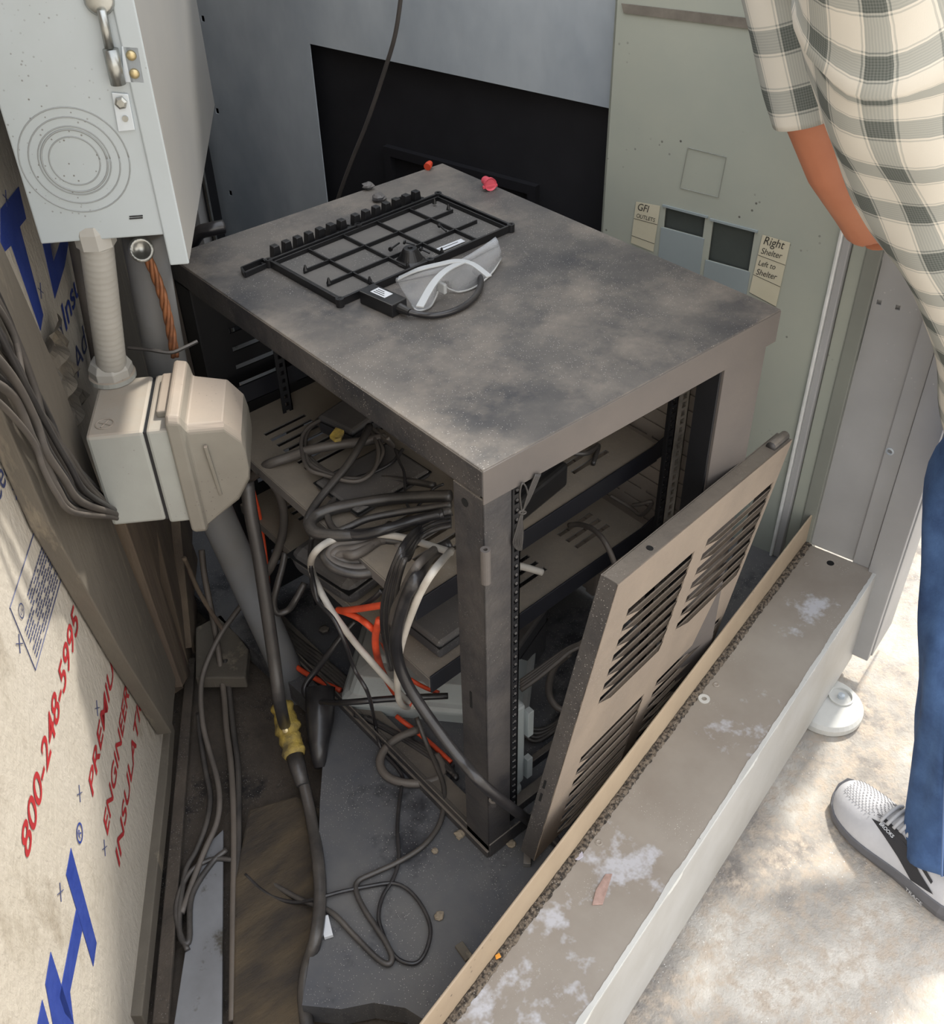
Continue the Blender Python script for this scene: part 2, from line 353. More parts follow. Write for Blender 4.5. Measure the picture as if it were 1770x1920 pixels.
for h in (h1, h2): mb.box(uf(PU+.008, pR+h[0]-.01, h[1]-.01), U*.004, N*(h[2]-h[0]+.02), Z*(h[3]-h[1]+.02))
mk('breaker_blank', mb, M['darkwin'], ep, label='dark breaker blanks')
mb = MB()
for h in (h1, h2):   # pale guard plates under the openings and their thin frames
    mb.box(uf(PU-.002, pR+h[0]-.004, .35), U*.002, N*(h[2]-h[0]+.008), Z*(h[1]-.35))
    mb.box(uf(PU-.003, pR+h[0]-.006, h[3]), U*.003, N*(h[2]-h[0]+.012), Z*.004)
mk('guard_plate', mb, mat('guard_blue_grey', (148, 158, 160), (138, 148, 150), 4, .5), ep, label='bluish grey plates')
mk('top_seam', MB().prism([onU(x, y, PU-.001) for x, y in ((1166, 6), (1440, 38), (1440, 58), (1170, 24))], -U*.002), mat('seam_dirt', (128, 122, 112), (104, 98, 90), 30, .8), ep, label='dirty horizontal seam')
sq = [onU(x, y, PU-.0012) for x, y in ((1290, 277), (1362, 295), (1347, 370), (1275, 352))]
mb = MB(); mb.tube(sq+[sq[0]], .0008, 4); mk('knockout_outline', mb, M['colg'], ep)
def paper(name, px, lines, rows, label):
    q = [onU(x, y, PU-.0015) for x, y in px]
    p = mk(name, MB().prism(q, -U*.0006), M['paper'], ep, label=label)
    ex = (q[1]-q[0]); ex = ex/np.linalg.norm(ex); ey = q[0]-q[3]; Ly = np.linalg.norm(ey); ey = ey/Ly
    for k in rows: mk('ruled_line', MB().tube([q[0]+(q[3]-q[0])*k-U*.0008, q[1]+(q[2]-q[1])*k-U*.0008], .0005, 4), M['pencil'], p)
    for s, k, sz in lines: text(p, 'handwriting', s, q[0]+(q[3]-q[0])*k+ex*.004, -N*1., Z, (sz*1.0, sz*1.2), M['pencil'], .0012, shear=.25)
paper('paper_label', [(1193, 378), (1238, 386), (1225, 472), (1183, 455)], [('GFI', .18, .017), ('OUTLETS', .36, .0098)], (.4, .82), 'paper strip reading GFI OUTLETS')
paper('paper_label', [(1430, 440), (1482, 455), (1455, 575), (1405, 548)], [('Right', .14, .019), ('Shelter', .3, .014), ('Left to', .5, .0125), ('Shelter', .66, .014)], (.34, .68, 1.), 'paper strip reading Right Shelter, Left to Shelter')
# strut and channels at the right end of the back wall: bright strip, channel, corner column
def strip(name, a0, y0_, y1_, dep, mat_, z0_=-.0, z1_=1.9, **k): return mk(name, MB().box(uf(a0, y0_, z0_), U*dep, N*(y1_-y0_), Z*(z1_-z0_)), mat_, kind=S, bevel=.002, **k)
nb_ = lambda px: onU(px, 601, .957)@N
strip('trim_1', .946, nb_(1548), nb_(1541), .03, mat('pale_strip', (236, 237, 234), (205, 208, 205), 20, .35, .1))
strip('trim_2', .952, nb_(1563), nb_(1548), .03, M['colm'])
strip('trim_3', .962, nb_(1592), nb_(1565), .05, M['green'])
strip('trim_4', .955, nb_(1623), nb_(1593), .05, M['colg'])
# corner column with its lower outer flange
mb = MB(); cy1 = onU(1624, 601, .957)@N; cy2 = -.255; cy3 = -.315
mb.plate(uf(.965, cy3, .06), N, Z, cy1-cy3, 1.84, .004, [(-.147-cy3-.004, .564, -.147-cy3+.004, .573), (-.180-cy3-.004, .564, -.180-cy3+.004, .573)], nrm=U)
mb.box(uf(.955, cy2-.006, .06), U*.012, N*.034, Z*1.84)
mb.box(uf(.945, cy3, -.17), U*.02, N*.052, Z*2.07)
mb.box(uf(.965, cy3-.003, -.17), U*.12, N*.004, Z*2.07)
mb.box(uf(.972, -.22, .5), U*.003, N*.12, Z*.2)  # added plate behind the two column holes, blocks the sky there
mk('trim_5', mb, M['colm'], kind=S, bevel=.0015)
mb = MB(); mb.lathe(onU(1668, 847, .954)+U*.002, -U, [(.008, 0), (.008, .002), (.005, .003), (.004, .001)], 20)
mk('flat_washer', mb, M['zinc'], label='small steel washer and screw on the grey corner column', cat='washer')
for p, t_ in (((1648, 567), 'left'), ((1683, 577), 'right')):
    pass
# black recessed panel behind the opening, with the equipment housing in it
bp = thing('recessed_panel', uf(BU+.02, .8, 0), 'large matte black recessed panel behind the opening in the metal wall', 'panel')
mb = MB(); mb.box(uf(BU+.028, oR-.05, -.1), U*.01, N*(oL-oR+.1), Z*(oT+.14))
mk('back_sheet', mb, M['black_panel'], bp)
mb = MB(); qa = wallrect(722, 272, BU+.02); qb = wallrect(905, 340, BU+.02)
mb.plate(uf(BU+.012, qa[0]-.42, -.05), N, Z, .42, qa[1]+.05, .018, [(.02, .02, .4, qa[1]+.03)], nrm=U)
mk('inner_frame', mb, mat('black_frame', (30, 30, 34), None, rough=.5), bp)
# narrow trims beside the left end of the back wall
t0 = onU(395, 300, .93); t1 = onU(425, 432, .93)
mk('trim_6', MB().box(uf(.9, t1@N+.01, 0), U*.03, N*.02, Z*1.9), M['rack_dark'], kind=S)
mk('trim_7', MB().box(uf(.89, t1@N+.002, 0), U*.006, N*.008, Z*1.9), M['steel'], kind=S)
mk('trim_8', MB().box(uf(.88, t1@N+.04, 0), U*.05, N*.035, Z*1.9), M['colm'], kind=S)

# ---- door sill along the open side
FV, ZT, ZG = -.122, .14, .066
sl = thing('door_sill', uf(.3, -.2, -.2), 'long grey metal door sill beam with worn edge and tan inner flange', 'door sill')
u_0, u_1 = -.85, .955
mb = MB(); mb.prism([uf(u_0, -.280, ZG), uf(u_0, FV-.012, ZG), uf(u_0, FV-.012, ZG-.004), uf(u_0, -.276, ZG-.004), uf(u_0, -.276, -.19), uf(u_0, -.280, -.19)], U*(u_1-u_0-.0))
s_top = mk('sill_top', MB().box(uf(u_0, -.278, ZG-.004), U*(u_1-u_0), N*(FV-.014+.278), Z*.004), M['sill'], sl, bevel=.003)
mk('outer_face', MB().box(uf(u_0, -.281, -.19), U*(u_1-u_0), N*.004, Z*(ZG+.19)), M['sill_face'], sl, bevel=.002)
mk('end_face', MB().box(uf(u_1-.004, -.278, -.19), U*.004, N*(FV+.262), Z*(ZG+.186)), M['sill_face'], sl)
mk('inner_flange', MB().box(uf(u_0, FV-.004, 0), U*(u_1-u_0+.03), N*.004, Z*ZT), M['flange'], sl, bevel=.0015)
g = MB(); gr = np.random.default_rng(2)
n_ = 420
rings = []
for k in range(n_+1):
    aa = u_0+(u_1-u_0)*k/n_; rings.append([uf(aa, FV-.005, ZG-.003), uf(aa, FV-.005, ZG+.003+.003*gr.random()), uf(aa, FV-.010-.004*gr.random(), ZG+.003+.003*gr.random()), uf(aa, FV-.016-.003*gr.random(), ZG+.0005)])
g.loft(rings); mk('grit_seam', g, M['grit'], sl, label='line of loose grit')
mb = MB(); rings = []
for k in range(301):   # chipped caulk along the outer edge
    aa = u_0+(u_1-u_0)*k/300; rr = .0010+.0016*max(0, math.sin(k*.21)*math.sin(k*.083+1))+.0008*gr.random(); rings.append([uf(aa, -.279-rr, ZG-.001-rr), uf(aa, -.279-rr*.4, ZG+rr*.6), uf(aa, -.275+rr*1.5, ZG+.0008), uf(aa, -.276, ZG-.003)])
mb.loft(rings); mk('chipped_edge', mb, M['pad'], sl, label='white chipped edge')
hp = at(1557, 1056, ZG)
mk('bolt_hole', MB().cyl(hp-Z*.001, hp+Z*.0006, .0075, n=20), M['hole'], sl, label='black bolt hole')
for p in ((1123, 1580), (1512, 1058), (1343, 1284)):
    c = at(*p, ZG); mk('rivet', MB().lathe(c, Z, [(.006, 0), (.006, .001), (.004, .0016), (.0018, .0005)], 20), M['sill'], sl)
c = at(1320, 1311, ZG)
wm = MB(); R1, R2 = .0105, .0048
wm.loft([[c+V(math.cos(t)*r, math.sin(t)*r, hh) for t in np.linspace(0, 2*math.pi, 24, endpoint=False)] for r, hh in ((R2, .0002), (R1, .0002), (R1, .002), (R2, .002), (R2, .0002))], caps=False)
mk('flat_washer', wm, M['pad'], label='loose bright flat washer lying on the sill top', cat='washer')
def shard(px, z, th, name, mat_, label, cat, group=None):
    q = [at(x, y, z) for x, y in px]; return mk(name, MB().prism(q, Z*th), mat_, bevel=.0008, label=label, cat=cat, group=group)
shard([(1110, 1698), (1117, 1670), (1135, 1640), (1148, 1640), (1140, 1665), (1130, 1697)], ZG, .003, 'rust_flake', mat('rust_pinkish', (178, 150, 140), (140, 116, 106), 60, .8, bump=.4), 'long pinkish rust flake lying on the sill top', 'flake')
shard([(1078, 1612), (1080, 1598), (1092, 1597), (1094, 1607), (1084, 1614)], ZG+.001, .0015, 'paint_chip', mat('lilac_chip', (176, 172, 182), None), 'small pale lilac paint chip beside the grit seam', 'chip')
shard([(930, 1800), (928, 1792), (936, 1787), (940, 1795)], ZG+.004, .002, 'leaf_scrap', mat('orange_scrap', (222, 150, 54), None), 'tiny orange scrap in the grit seam', 'scrap')

# ---------------------------------------------------------------- insulation board with its print
bd = thing('insulation_board', wf(.1, -.556, 0), 'white foam insulation board printed in blue and red, leaning on left wall', 'insulation board')
mk('foam_sheet', MB().box(wf(-1.0, -.578, -.045), W*1.72, WN*.025, Z*1.4), M['foam'], bd, bevel=.002)
BO = -.553
def bpt(px, py): return onW(px, py, BO)
def prt(s, px, py, hgt, width, m_, shear=0, name='printed_text', end=None):
    P = bpt(px, py)
    cu = bpy.data.curves.new('lettering', 'FONT'); cu.body = s; cu.size = 1; o = bpy.data.objects.new('lettering', cu); me = bpy.data.meshes.new_from_object(o); xs = [v.co.x for v in me.vertices]; ys = [v.co.y for v in me.vertices]; wd_ = max(xs)-min(xs); hd = .7
    bpy.data.objects.remove(o); bpy.data.curves.remove(cu); bpy.data.meshes.remove(me)
    if end is not None: width = np.dot(bpt(*end)-P, W)
    text(bd, name, s, P, W, Z, (width/wd_, hgt/hd), m_, .001, shear, bold=.012 if m_ is not M['ink'] else 0)
P8 = bpt(50, 1618)
prt('800-248-5995', 50, 1618, .034, 0, M['red'], .2, end=(150, 1185))
prt('PREMIUM', 172, 1500, .028, 0, M['red'], .2, end=(225, 1235))
prt('ENGINEERED', 200, 1572, .028, 0, M['red'], .2, end=(254, 1260))
prt('INSULATION', 222, 1632, .028, 0, M['red'], .2, end=(283, 1290))
prt('Guaranteed Thermal', -60, 1110, .034, 0, M['ink'], .1, end=(90, 820))
prt('Durability, Stability', -70, 1010, .034, 0, M['ink'], .1, end=(40, 790))
prt('BY', 112, 657, .026, 0, M['ink'], .1, end=(122, 632))
prt('Insulfoam', 122, 625, .036, 0, M['blue'], .2, end=(180, 450))
prt('Advantage', 145, 710, .035, 0, M['ink'], .2, end=(205, 520))
def letter(polys, m_, name='printed_letter'):
    mb = MB()
    for q in polys:
        mb.prism([bpt(*p)+WN*.0004 for p in q], WN*.0006)
    mk(name, mb, m_, bd)
# big blue H near the bottom, the tail of the letter before it and the registered mark
letter([[(132, 1590), (180, 1768), (174, 1812), (123, 1640)], [(142, 1705), (153, 1745), (130, 1860), (137, 1920), (120, 1900), (110, 1870)], [(94, 1785), (140, 1930), (100, 1930), (84, 1845)], [(78, 1875), (92, 1925), (68, 1925)]], M['blue'])
letter([[(0, 392), (34, 350), (48, 410), (36, 425), (80, 590), (75, 620), (20, 460), (0, 480)], [(78, 452), (128, 452), (120, 500), (102, 560)]], M['blue'])
letter([[(92, 452), (112, 452), (99, 490)]], M['foam'])
c = bpt(148, 1562)
mb = MB(); mb.loft([[c+W*math.cos(t)*r+Z*math.sin(t)*r+WN*.0012 for t in np.linspace(0, 2*math.pi, 32, endpoint=False)] for r in (.0135, .0105)], caps=False); mk('registered_mark', mb, M['blue'], bd)
text(bd, 'printed_text', 'R', c-W*.006-Z*.006, W, Z, .018, M['blue'], .001)
lb = [bpt(75, 960), bpt(117, 1072), bpt(65, 1257), bpt(17, 1140)]
mb = MB(); mb.tube([p+WN*.001 for p in lb+[lb[0]]], .0007, 4)
eh = (lb[0]-lb[3]); Lh = np.linalg.norm(eh); eh = eh/Lh; Vh = lb[0][2]-lb[1][2]
for k in range(11):
    z_ = .30+.062*k; s0 = .07; s1 = .93 if k > 1 else .7
    if k < 3: s0, s1 = .3, .85
    P = lb[3]+eh*Lh*s0-Z*Vh*z_+WN*.001; Q = lb[3]+eh*Lh*s1-Z*Vh*z_+WN*.001; 
    for j in range(14):
        if random.random() < .85: mb.box(P+(Q-P)*(j/14), (Q-P)*(.8/14), Z*Vh*.018, WN*.0004)
mk('fine_print', mb, M['ink'], bd, label='boxed block of fine blue print')
mb = MB()
c = lb[3]+eh*Lh*.13-Z*Vh*.26
mb.loft([[c+W*math.cos(t)*r+Z*math.sin(t)*r+WN*.0012 for t in np.linspace(0, 2*math.pi, 24, endpoint=False)] for r in (.0095, .0078)], caps=False); mk('round_mark', mb, M['ink'], bd)
text(bd, 'printed_text', 'UL', c-W*.005-Z*.004, W, Z, .010, M['ink'], .001)
for px, py in ((35, 1207), (181, 1328), (148, 1488), (112, 1673), (195, 1590), (10, 372), (75, 545), (28, 920)):
    mb = MB(); c = bpt(px, py)+WN*.001; mb.tube([c-W*.008-Z*.008, c+W*.008+Z*.008], .0006, 4); mb.tube([c-W*.008+Z*.008, c+W*.008-Z*.008], .0006, 4)
    mk('cross_mark', mb, M['ink'], bd)
mk('wooden_batten', MB().prism([at(x, y, -.03) for x, y in ((243, 1925), (300, 1480), (310, 1370), (328, 1370), (321, 1480), (276, 1925))], Z*.035), M['wood'], bevel=.002, label='long dirty wood batten lying along the foot of the foam board', cat='wood strip')
#@@WOOD
# leaning stud across the board, splintered sheathing beside it
def stud(name, pxs, b0, b1, label, cat='plank', m_='wood', group=None):
    q = [onW(x, y, b1) for x, y in pxs]; return mk(name, MB().prism(q, -WN*(b1-b0)), M[m_], bevel=.002, label=label, cat=cat, group=group)
stud('wooden_stud', [(-60, 330), (10, 470), (110, 700), (215, 985), (330, 1270), (322, 1375), (235, 1235), (95, 985), (0, 765), (-120, 520)], -.55, -.525, 'grey weathered wood stud leaning diagonally across the foam board', 'stud')
spl = [[(200, 960), (235, 975), (345, 1290), (330, 1300), (300, 1230)], [(228, 960), (262, 960), (352, 1270), (343, 1288)], [(256, 960), (292, 960), (302, 1090), (358, 1262), (350, 1275)], [(286, 960), (312, 960), (340, 1120), (365, 1240), (357, 1262)], [(308, 960), (340, 960), (350, 1100), (372, 1230), (363, 1245)], [(336, 960), (362, 960), (360, 1080), (366, 1180), (360, 1215)], [(358, 1010), (372, 1050), (368, 1230), (358, 1180)]]
whr = ['leftmost, against the leaning stud', 'second from the leaning stud', 'third from the stud, with pale edge', 'middle one under the grey receptacle box', 'fifth from the stud, with long pale splinter', 'reddish, next to the dark gap', 'narrow last one beside the dark gap']
for k, q in enumerate(spl):
    o = stud('splintered_board', q, -.572, -.535+.006*((k*3) % 4), 'dirty splintered wood board, '+whr[k], 'board', 'ply', 'splintered boards under the receptacle box')
#@@DISCONNECT
DW, DB = .315, -.5
dsc = thing('disconnect_switch', wf(.6, -.42, .93), 'light grey steel disconnect box with ringed knockout hanging on left wall', 'electrical box')
mb = MB(); mb.box(wf(DW, DB, .968), W*.58, WN*(.150), Z*.75)
bdy = mk('enclosure', mb, M['boxg'], dsc, bevel=.002)
mk('hinged_cover', MB().box(wf(DW-.002, -.351, .930), W*.60, WN*.024, Z*.80), M['boxside'], dsc, bevel=.003)
mk('cover_lip', MB().box(wf(DW-.003, -.352, .928), W*.004, WN*.024, Z*.80), M['boxg'], dsc, bevel=.002)
kc = wf(DW, -.434, 1.067); M['guard_ring'] = mat('ring_groove', (140, 144, 144), None)
for r in (.062, .051, .0405, .037, .0285):
    mb = MB(); th = np.linspace(0, 2*math.pi, 49); mb.tube([kc+WN*math.cos(t)*r+Z*math.sin(t)*r for t in th], .0009 if r != .037 else .0013, 6)
    mk('knockout_ring', mb, M['guard_ring'], dsc, smooth=True)
onD = lambda x, y, d=0: on(x, y, W*(DW-d), W)
ht = thing  # hinge
c = onD(225, 125)
mb = MB(); mb.tube([onD(207, 92, .008), onD(222, 158, .008)], .0085, 16); hb = mk('hinge_barrel', mb, M['steel'], dsc, smooth=True)
mk('hinge_pin', MB().tube([onD(190, 18, .009), onD(205, 90, .009)], .0052, 12), M['steel'], dsc, smooth=True)
lf = [onD(*p) for p in ((228, 85), (260, 87), (272, 155), (232, 153))]
lfo = mk('hinge_leaf', MB().prism(lf, -W*.003), M['zinc'], dsc, bevel=.0008)
for p in ((246, 104), (252, 138)): mk('rivet', MB().lathe(onD(*p, .003), -W, [(.0058, 0), (.005, .0022), (.003, .0035), (0.0005, .004)], 16), M['brass'], dsc, smooth=True)
lt = [onD(*p) for p in ((209, 172), (241, 175), (254, 243), (222, 246))]
mk('latch_tab', MB().prism(lt, -W*.003), M['zinc'], dsc, bevel=.001)
mk('screw', MB().lathe(onD(227, 192, .003), -W, [(.0072, 0), (.0072, .003), (.0045, .0045), (.0005, .0045)], 6), M['steel'], dsc)
mk('screw', MB().lathe(onD(235, 222, .003), -W, [(.0035, 0), (.0035, .002), (.0005, .002)], 12), M['steel'], dsc)
mb = MB(); mb.box(onD(243, 407), WN*.016, Z*.0015, -W*.001); mb.box(onD(243, 411), WN*.016, Z*.0015, -W*.001); mk('stamped_slot', mb, M['rack_dark'], dsc)
mk('knob', MB().lathe(onD(187, -2, 0), -W, [(.016, 0), (.016, .006), (.012, .009), (.001, .009)], 20), M['steel'], dsc, smooth=True)
# ---- receptacle box
AW, AB = .25, -.5
rb = thing('receptacle_box', wf(.31, -.42, .56), 'dusty grey weatherproof receptacle box with bubble cover on left wall', 'electrical box')
def rp_(a, b, z): return wf(a, b, z)
mb = MB(); mb.box(wf(AW, AB, .568), W*.145, WN*.076, Z*.155); mk('back_box', mb, M['cast'], rb, bevel=.005)
mb = MB(); mb.box(wf(AW, AB+.079, .563), W*.145, WN*.032, Z*.160); mk('extension_ring', mb, M['cast'], rb, bevel=.004)
mb = MB(); mb.box(wf(AW+.003, AB+.070, .569), W*.139, WN*.016, Z*.151); mk('gasket', mb, M['rack_dark'], rb)
prof = [(AB+.108, .543, .742), (AB+.113, .540, .745), (AB+.127, .540, .742), (AB+.132, .548, .722), (AB+.180, .580, .716), (AB+.200, .612, .690), (AB+.203, .630, .670)]
rings = []
for b_, zl, zh in prof:
    wx = .004 if b_ > AB+.13 else 0; k = (b_-AB-.13)/.07 if b_ > AB+.13 else 0
    x0_, x1_ = AW-.006+wx*2+.012*max(0, k), AW+.152-wx*2-.012*max(0, k)
    rings.append([wf(x0_, b_, zl+.008), wf(x0_+.008, b_, zl), wf(x1_-.008, b_, zl), wf(x1_, b_, zl+.008), wf(x1_, b_, zh-.008), wf(x1_-.008, b_, zh), wf(x0_+.008, b_, zh), wf(x0_, b_, zh-.008)])
mk('bubble_cover', MB().loft(rings), M['cover'], rb, bevel=.003)
mk('cover_hinge', MB().box(wf(AW+.03, AB+.092, .722), W*.10, WN*.018, Z*.012), M['cover'], rb, bevel=.003)
mk('cover_rib', MB().prism([wf(AW-.001+.012, AB+.155, .60), wf(AW-.001+.012, AB+.160, .60), wf(AW+.004, AB+.155, .69), wf(AW+.004, AB+.150, .69)], -W*.006), M['cover'], rb, bevel=.001)
kc = at(196, 795, .7235); mb = MB(); mb.tube([kc+V(math.cos(t), math.sin(t), 0)*.012 for t in np.linspace(0, 6.283, 30)], .0009, 6); mb.tube([kc-W*.008-WN*.004, kc+W*.008+WN*.004], .001, 5); mb.tube([kc-W*.004+WN*.008, kc+W*.004-WN*.008], .001, 5); mk('knockout_cross', mb, M['cover'], rb)
# ---- conduits, ground wire, ties
nb = at(212, 706, .725)
nt_top = on(180, 440, nb, W)
top = on(180, 452, wf(.335, 0, 0), W); top = top+Z*.0
pts = [nb+(top-nb)*t for t in np.linspace(0, 1, 74)]
cf = thing('flexible_conduit', nb, 'light grey ribbed flexible conduit joining the disconnect box to the receptacle box', 'conduit')
mk('ribbed_tube', MB().tube(pts, .022, 20, [.0208+.0004*math.sin(k*2.1) for k in range(74)]), M['conduit'], cf, smooth=True)
ax = (top-nb)/np.linalg.norm(top-nb)
mk('lock_nut', MB().lathe(nb-Z*.002, Z, [(.030, 0), (.031, .004), (.031, .020), (.026, .030), (.022, .032)], 8), M['conduit'], cf, bevel=.001)
mk('sealing_ring', MB().lathe(nb-Z*.001, Z, [(.033, 0), (.033, .007), (.030, .008)], 24), M['cast'], cf)
mk('upper_hub', MB().lathe(top-Z*.004, Z, [(.025, 0), (.025, .02), (.022, .03)], 8), M['conduit'], cf)
onP = lambda x, y, a_: on(x, y, W*a_, W)
pp = [onP(268, 436, .47), onP(288, 550, .47), onP(315, 690, .47)]
pv = pp+[onP(350, 830, .47), onP(400, 950, .465), onP(445, 1050, .46), onP(490, 1150, .46), onP(535, 1250, .46), onP(578, 1345, .46)]
mk('pipe', MB().tube(spline(pv, 6), .03, 20, None), M['pvc'], smooth=True, label='thick blue grey plastic conduit running down behind the receptacle box', cat='pipe')
lug = onP(265, 468, .425)
lg = thing('ground_wire', lug, 'bare twisted copper ground wire hanging from a steel lug', 'wire')
mb = MB(); mb.lathe(lug, (CAM-lug), [(.014, -.004), (.017, 0), (.017, .008), (.012, .009), (.010, .004), (.001, .003)], 20); mk('lug', mb, M['steel'], lg, smooth=True)
cw = spline([onP(275, 478, .425), onP(300, 540, .425), onP(316, 600, .425), onP(328, 668, .425)], 14)
for k in range(4):
    pts = []
    for i, p in enumerate(cw):
        t = i*.28+k*math.pi/2; pts.append(p+W*math.cos(t)*.0038+WN*math.sin(t)*.0038)
    mk('copper_strand', MB().tube(pts, .0034, 7), M['copper'], lg, smooth=True)
tie = [onP(240, 652, .43), onP(280, 656, .42), onP(320, 661, .415), onP(345, 652, .42), onP(370, 640, .43)]
mk('cable_tie', MB().tube(spline(tie), .0028, 6), M['cable'], label='dark cable tie around the blue grey pipe', cat='cable tie')
#@@RACK
RD, RW, RH = .755, .56, .794
rk = thing('equipment_rack', V(.28, .38, 0), 'black metal equipment rack with open sides and dusty top', 'rack')
mb = MB(); mb.box(V(0, 0, RH-.004), V(RW, 0, 0), V(0, RD, 0), Z*.004)
tp = mk('top_plate', mb, M['rack_top'], rk, bevel=.0015)
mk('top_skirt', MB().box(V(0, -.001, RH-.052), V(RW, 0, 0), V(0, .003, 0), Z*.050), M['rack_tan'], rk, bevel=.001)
mb = MB(); mb.box(V(-.001, .0, RH-.040), V(.003, 0, 0), V(0, RD, 0), Z*.038); mb.box(V(0, .006, RH-.044), V(.012, 0, 0), V(0, RD-.006, 0), Z*.008); mb.box(V(0, RD-.003, RH-.05), V(RW, 0, 0), V(0, .003, 0), Z*.048); mb.box(V(RW-.003, 0, RH-.05), V(.003, 0, 0), V(0, RD, 0), Z*.048)
mk('top_skirt', mb, M['rack'], rk, bevel=.001)
# corner posts
def lpost(name, x0, x1, y0_, y1_, m_, z0_=0, z1_=RH-.045, side=-1):
    mb = MB(); mb.box(V(x0, y0_, z0_), V(x1-x0, 0, 0), V(0, .003, 0), Z*(z1_-z0_))
    xx = x0 if side < 0 else x1-.003
    mb.box(V(xx, y0_, z0_), V(.003, 0, 0), V(0, y1_-y0_, 0), Z*(z1_-z0_))
    return mk(name, mb, m_, rk, bevel=.002)
lpost('corner_post', 0, .046, .0, .056, M['rack'])
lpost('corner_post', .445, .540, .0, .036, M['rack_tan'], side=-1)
mk('post_inner_face', MB().box(V(.4405, .003, .0), V(.004, 0, 0), V(0, .036, 0), Z*(RH-.05)), M['rack_dark'], rk)
mb = MB(); mb.box(V(.0, RD-.05, 0), V(.003, 0, 0), V(0, .05, 0), Z*(RH-.04)); mb.box(V(.0, RD-.003, 0), V(.05, 0, 0), V(0, .003, 0), Z*(RH-.04)); mk('corner_post', mb, M['rack_dark'], rk)
mb = MB(); mb.box(V(RW-.003, RD-.05, 0), V(.003, 0, 0), V(0, .05, 0), Z*(RH-.04)); mb.box(V(RW-.05, RD-.003, 0), V(.05, 0, 0), V(0, .003, 0), Z*(RH-.04)); mk('corner_post', mb, M['rack_dark'], rk)
# base frame
mb = MB()
mb.box(V(-.004, .0, 0), V(.018, 0, 0), V(0, RD, 0), Z*.016); mb.box(V(.014, .0, .012), V(.03, 0, 0), V(0, RD, 0), Z*.003); mb.box(V(.0, .0, .0), V(.003, 0, 0), V(0, RD, 0), Z*.03)
mb.box(V(0, -.002, 0), V(RW-.02, 0, 0), V(0, .003, 0), Z*.035); mb.box(V(.05, .03, .0), V(RW-.09, 0, 0), V(0, .02, 0), Z*.02); mb.box(V(.05, .08, .0), V(RW-.09, 0, 0), V(0, .012, 0), Z*.02)
mk('base_frame', mb, M['rack'], rk, bevel=.0015)
# perforated rails
def rail(x, y, xdir, wd_, z0_, z1_, name='mounting_rail', m_='rack', hm='hole', hs=.0055):
    hl = []; z_ = z0_+.012
    while z_ < z1_-.01: hl.append((wd_/2-hs*.65, z_-z0_-hs*.7, wd_/2+hs*.65, z_-z0_+hs*.7)); z_ += .0158
    mb = MB(); mb.plate(V(x, y, z0_), V(xdir, 0, 0), Z, wd_, z1_-z0_, .002, hl, nrm=V(0, 1, 0))
    mb.plate(V(x+(wd_*xdir), y, z0_), V(0, 1, 0), Z, .018, z1_-z0_, .002, [(.006, a_[1], .013, a_[3]) for a_ in hl], nrm=V(-xdir, 0, 0))
    return mk(name, mb, M[m_], rk)
rail(.058, .012, 1, .014, .03, RH-.05, m_='rack_dark')
rail(.488, .10, 1, .024, .03, RH-.05, m_='rail_tan', hs=.0075)
rail(.468, .10, 1, .016, .03, RH-.05, m_='rack_dark', hs=.0075)
rail(.10, .65, 1, .02, .03, RH-.05, m_='rack_dark')
rail(.50, .65, 1, .02, .03, RH-.05, m_='rack_dark')
# bolt row along the rail that hugs the near post
mb = MB()
for k in range(44): mb.lathe(V(.065, .0115, .045+k*.0158), V(0, -1, 0), [(.0026, 0), (.0022, .0012), (.0004, .0016)], 6)
mk('rail_perforation', mb, M['device'], rk, kind='stuff')
# far side panel with embossed pattern
mb = MB(); hl = []
for j in range(22):
    for k in range(7):
        y_ = .03+k*.10+(.05 if j % 2 else 0); hl.append((y_, .06+j*.03, y_+.088, .0645+j*.03))
mb.plate(V(RW-.006, 0.03, .02), V(0, 1, 0), Z, RD-.06, RH-.07, .002, [h_ for h_ in hl if h_[2] < RD-.07], nrm=V(1, 0, 0))
mb.box(V(RW-.003, .03, .02), V(.002, 0, 0), V(0, RD-.06, 0), Z*(RH-.07)); mb.box(V(RW-.012, .3, .02), V(.008, 0, 0), V(0, .02, 0), Z*(RH-.08))
mk('side_panel', mb, mat('side_panel', (160, 150, 140), (132, 124, 118), 6, .7), rk)
# vented back panel, a little ajar
bx = V(math.cos(math.radians(-4)), math.sin(math.radians(-4)), 0)
hl = []
for j in range(18):
    for k in range(4): hl.append((.06+k*.115, .06+j*.036, .06+k*.115+.085, .071+j*.036))
mb = MB(); P0 = V(.012, RD-.012, .03)
mb.plate(P0, V(1, 0, 0), Z, RW-.03, RH-.08, .003, hl, nrm=V(0, 1, 0))
for h_ in hl: mb.prism([P0+V(h_[0], 0, h_[3]+.004), P0+V(h_[2], 0, h_[3]+.004), P0+V(h_[2]-.006, .012, h_[1]+.002), P0+V(h_[0]+.006, .012, h_[1]+.002)], V(0, .0012, .001))
mk('vented_back', mb, M['rack_dark'], rk)
mk('cross_bar', MB().box(V(.01, .69, .525), V(.5, 0, 0), V(0, .004, 0), Z*.034), M['shelf_lip'], rk)
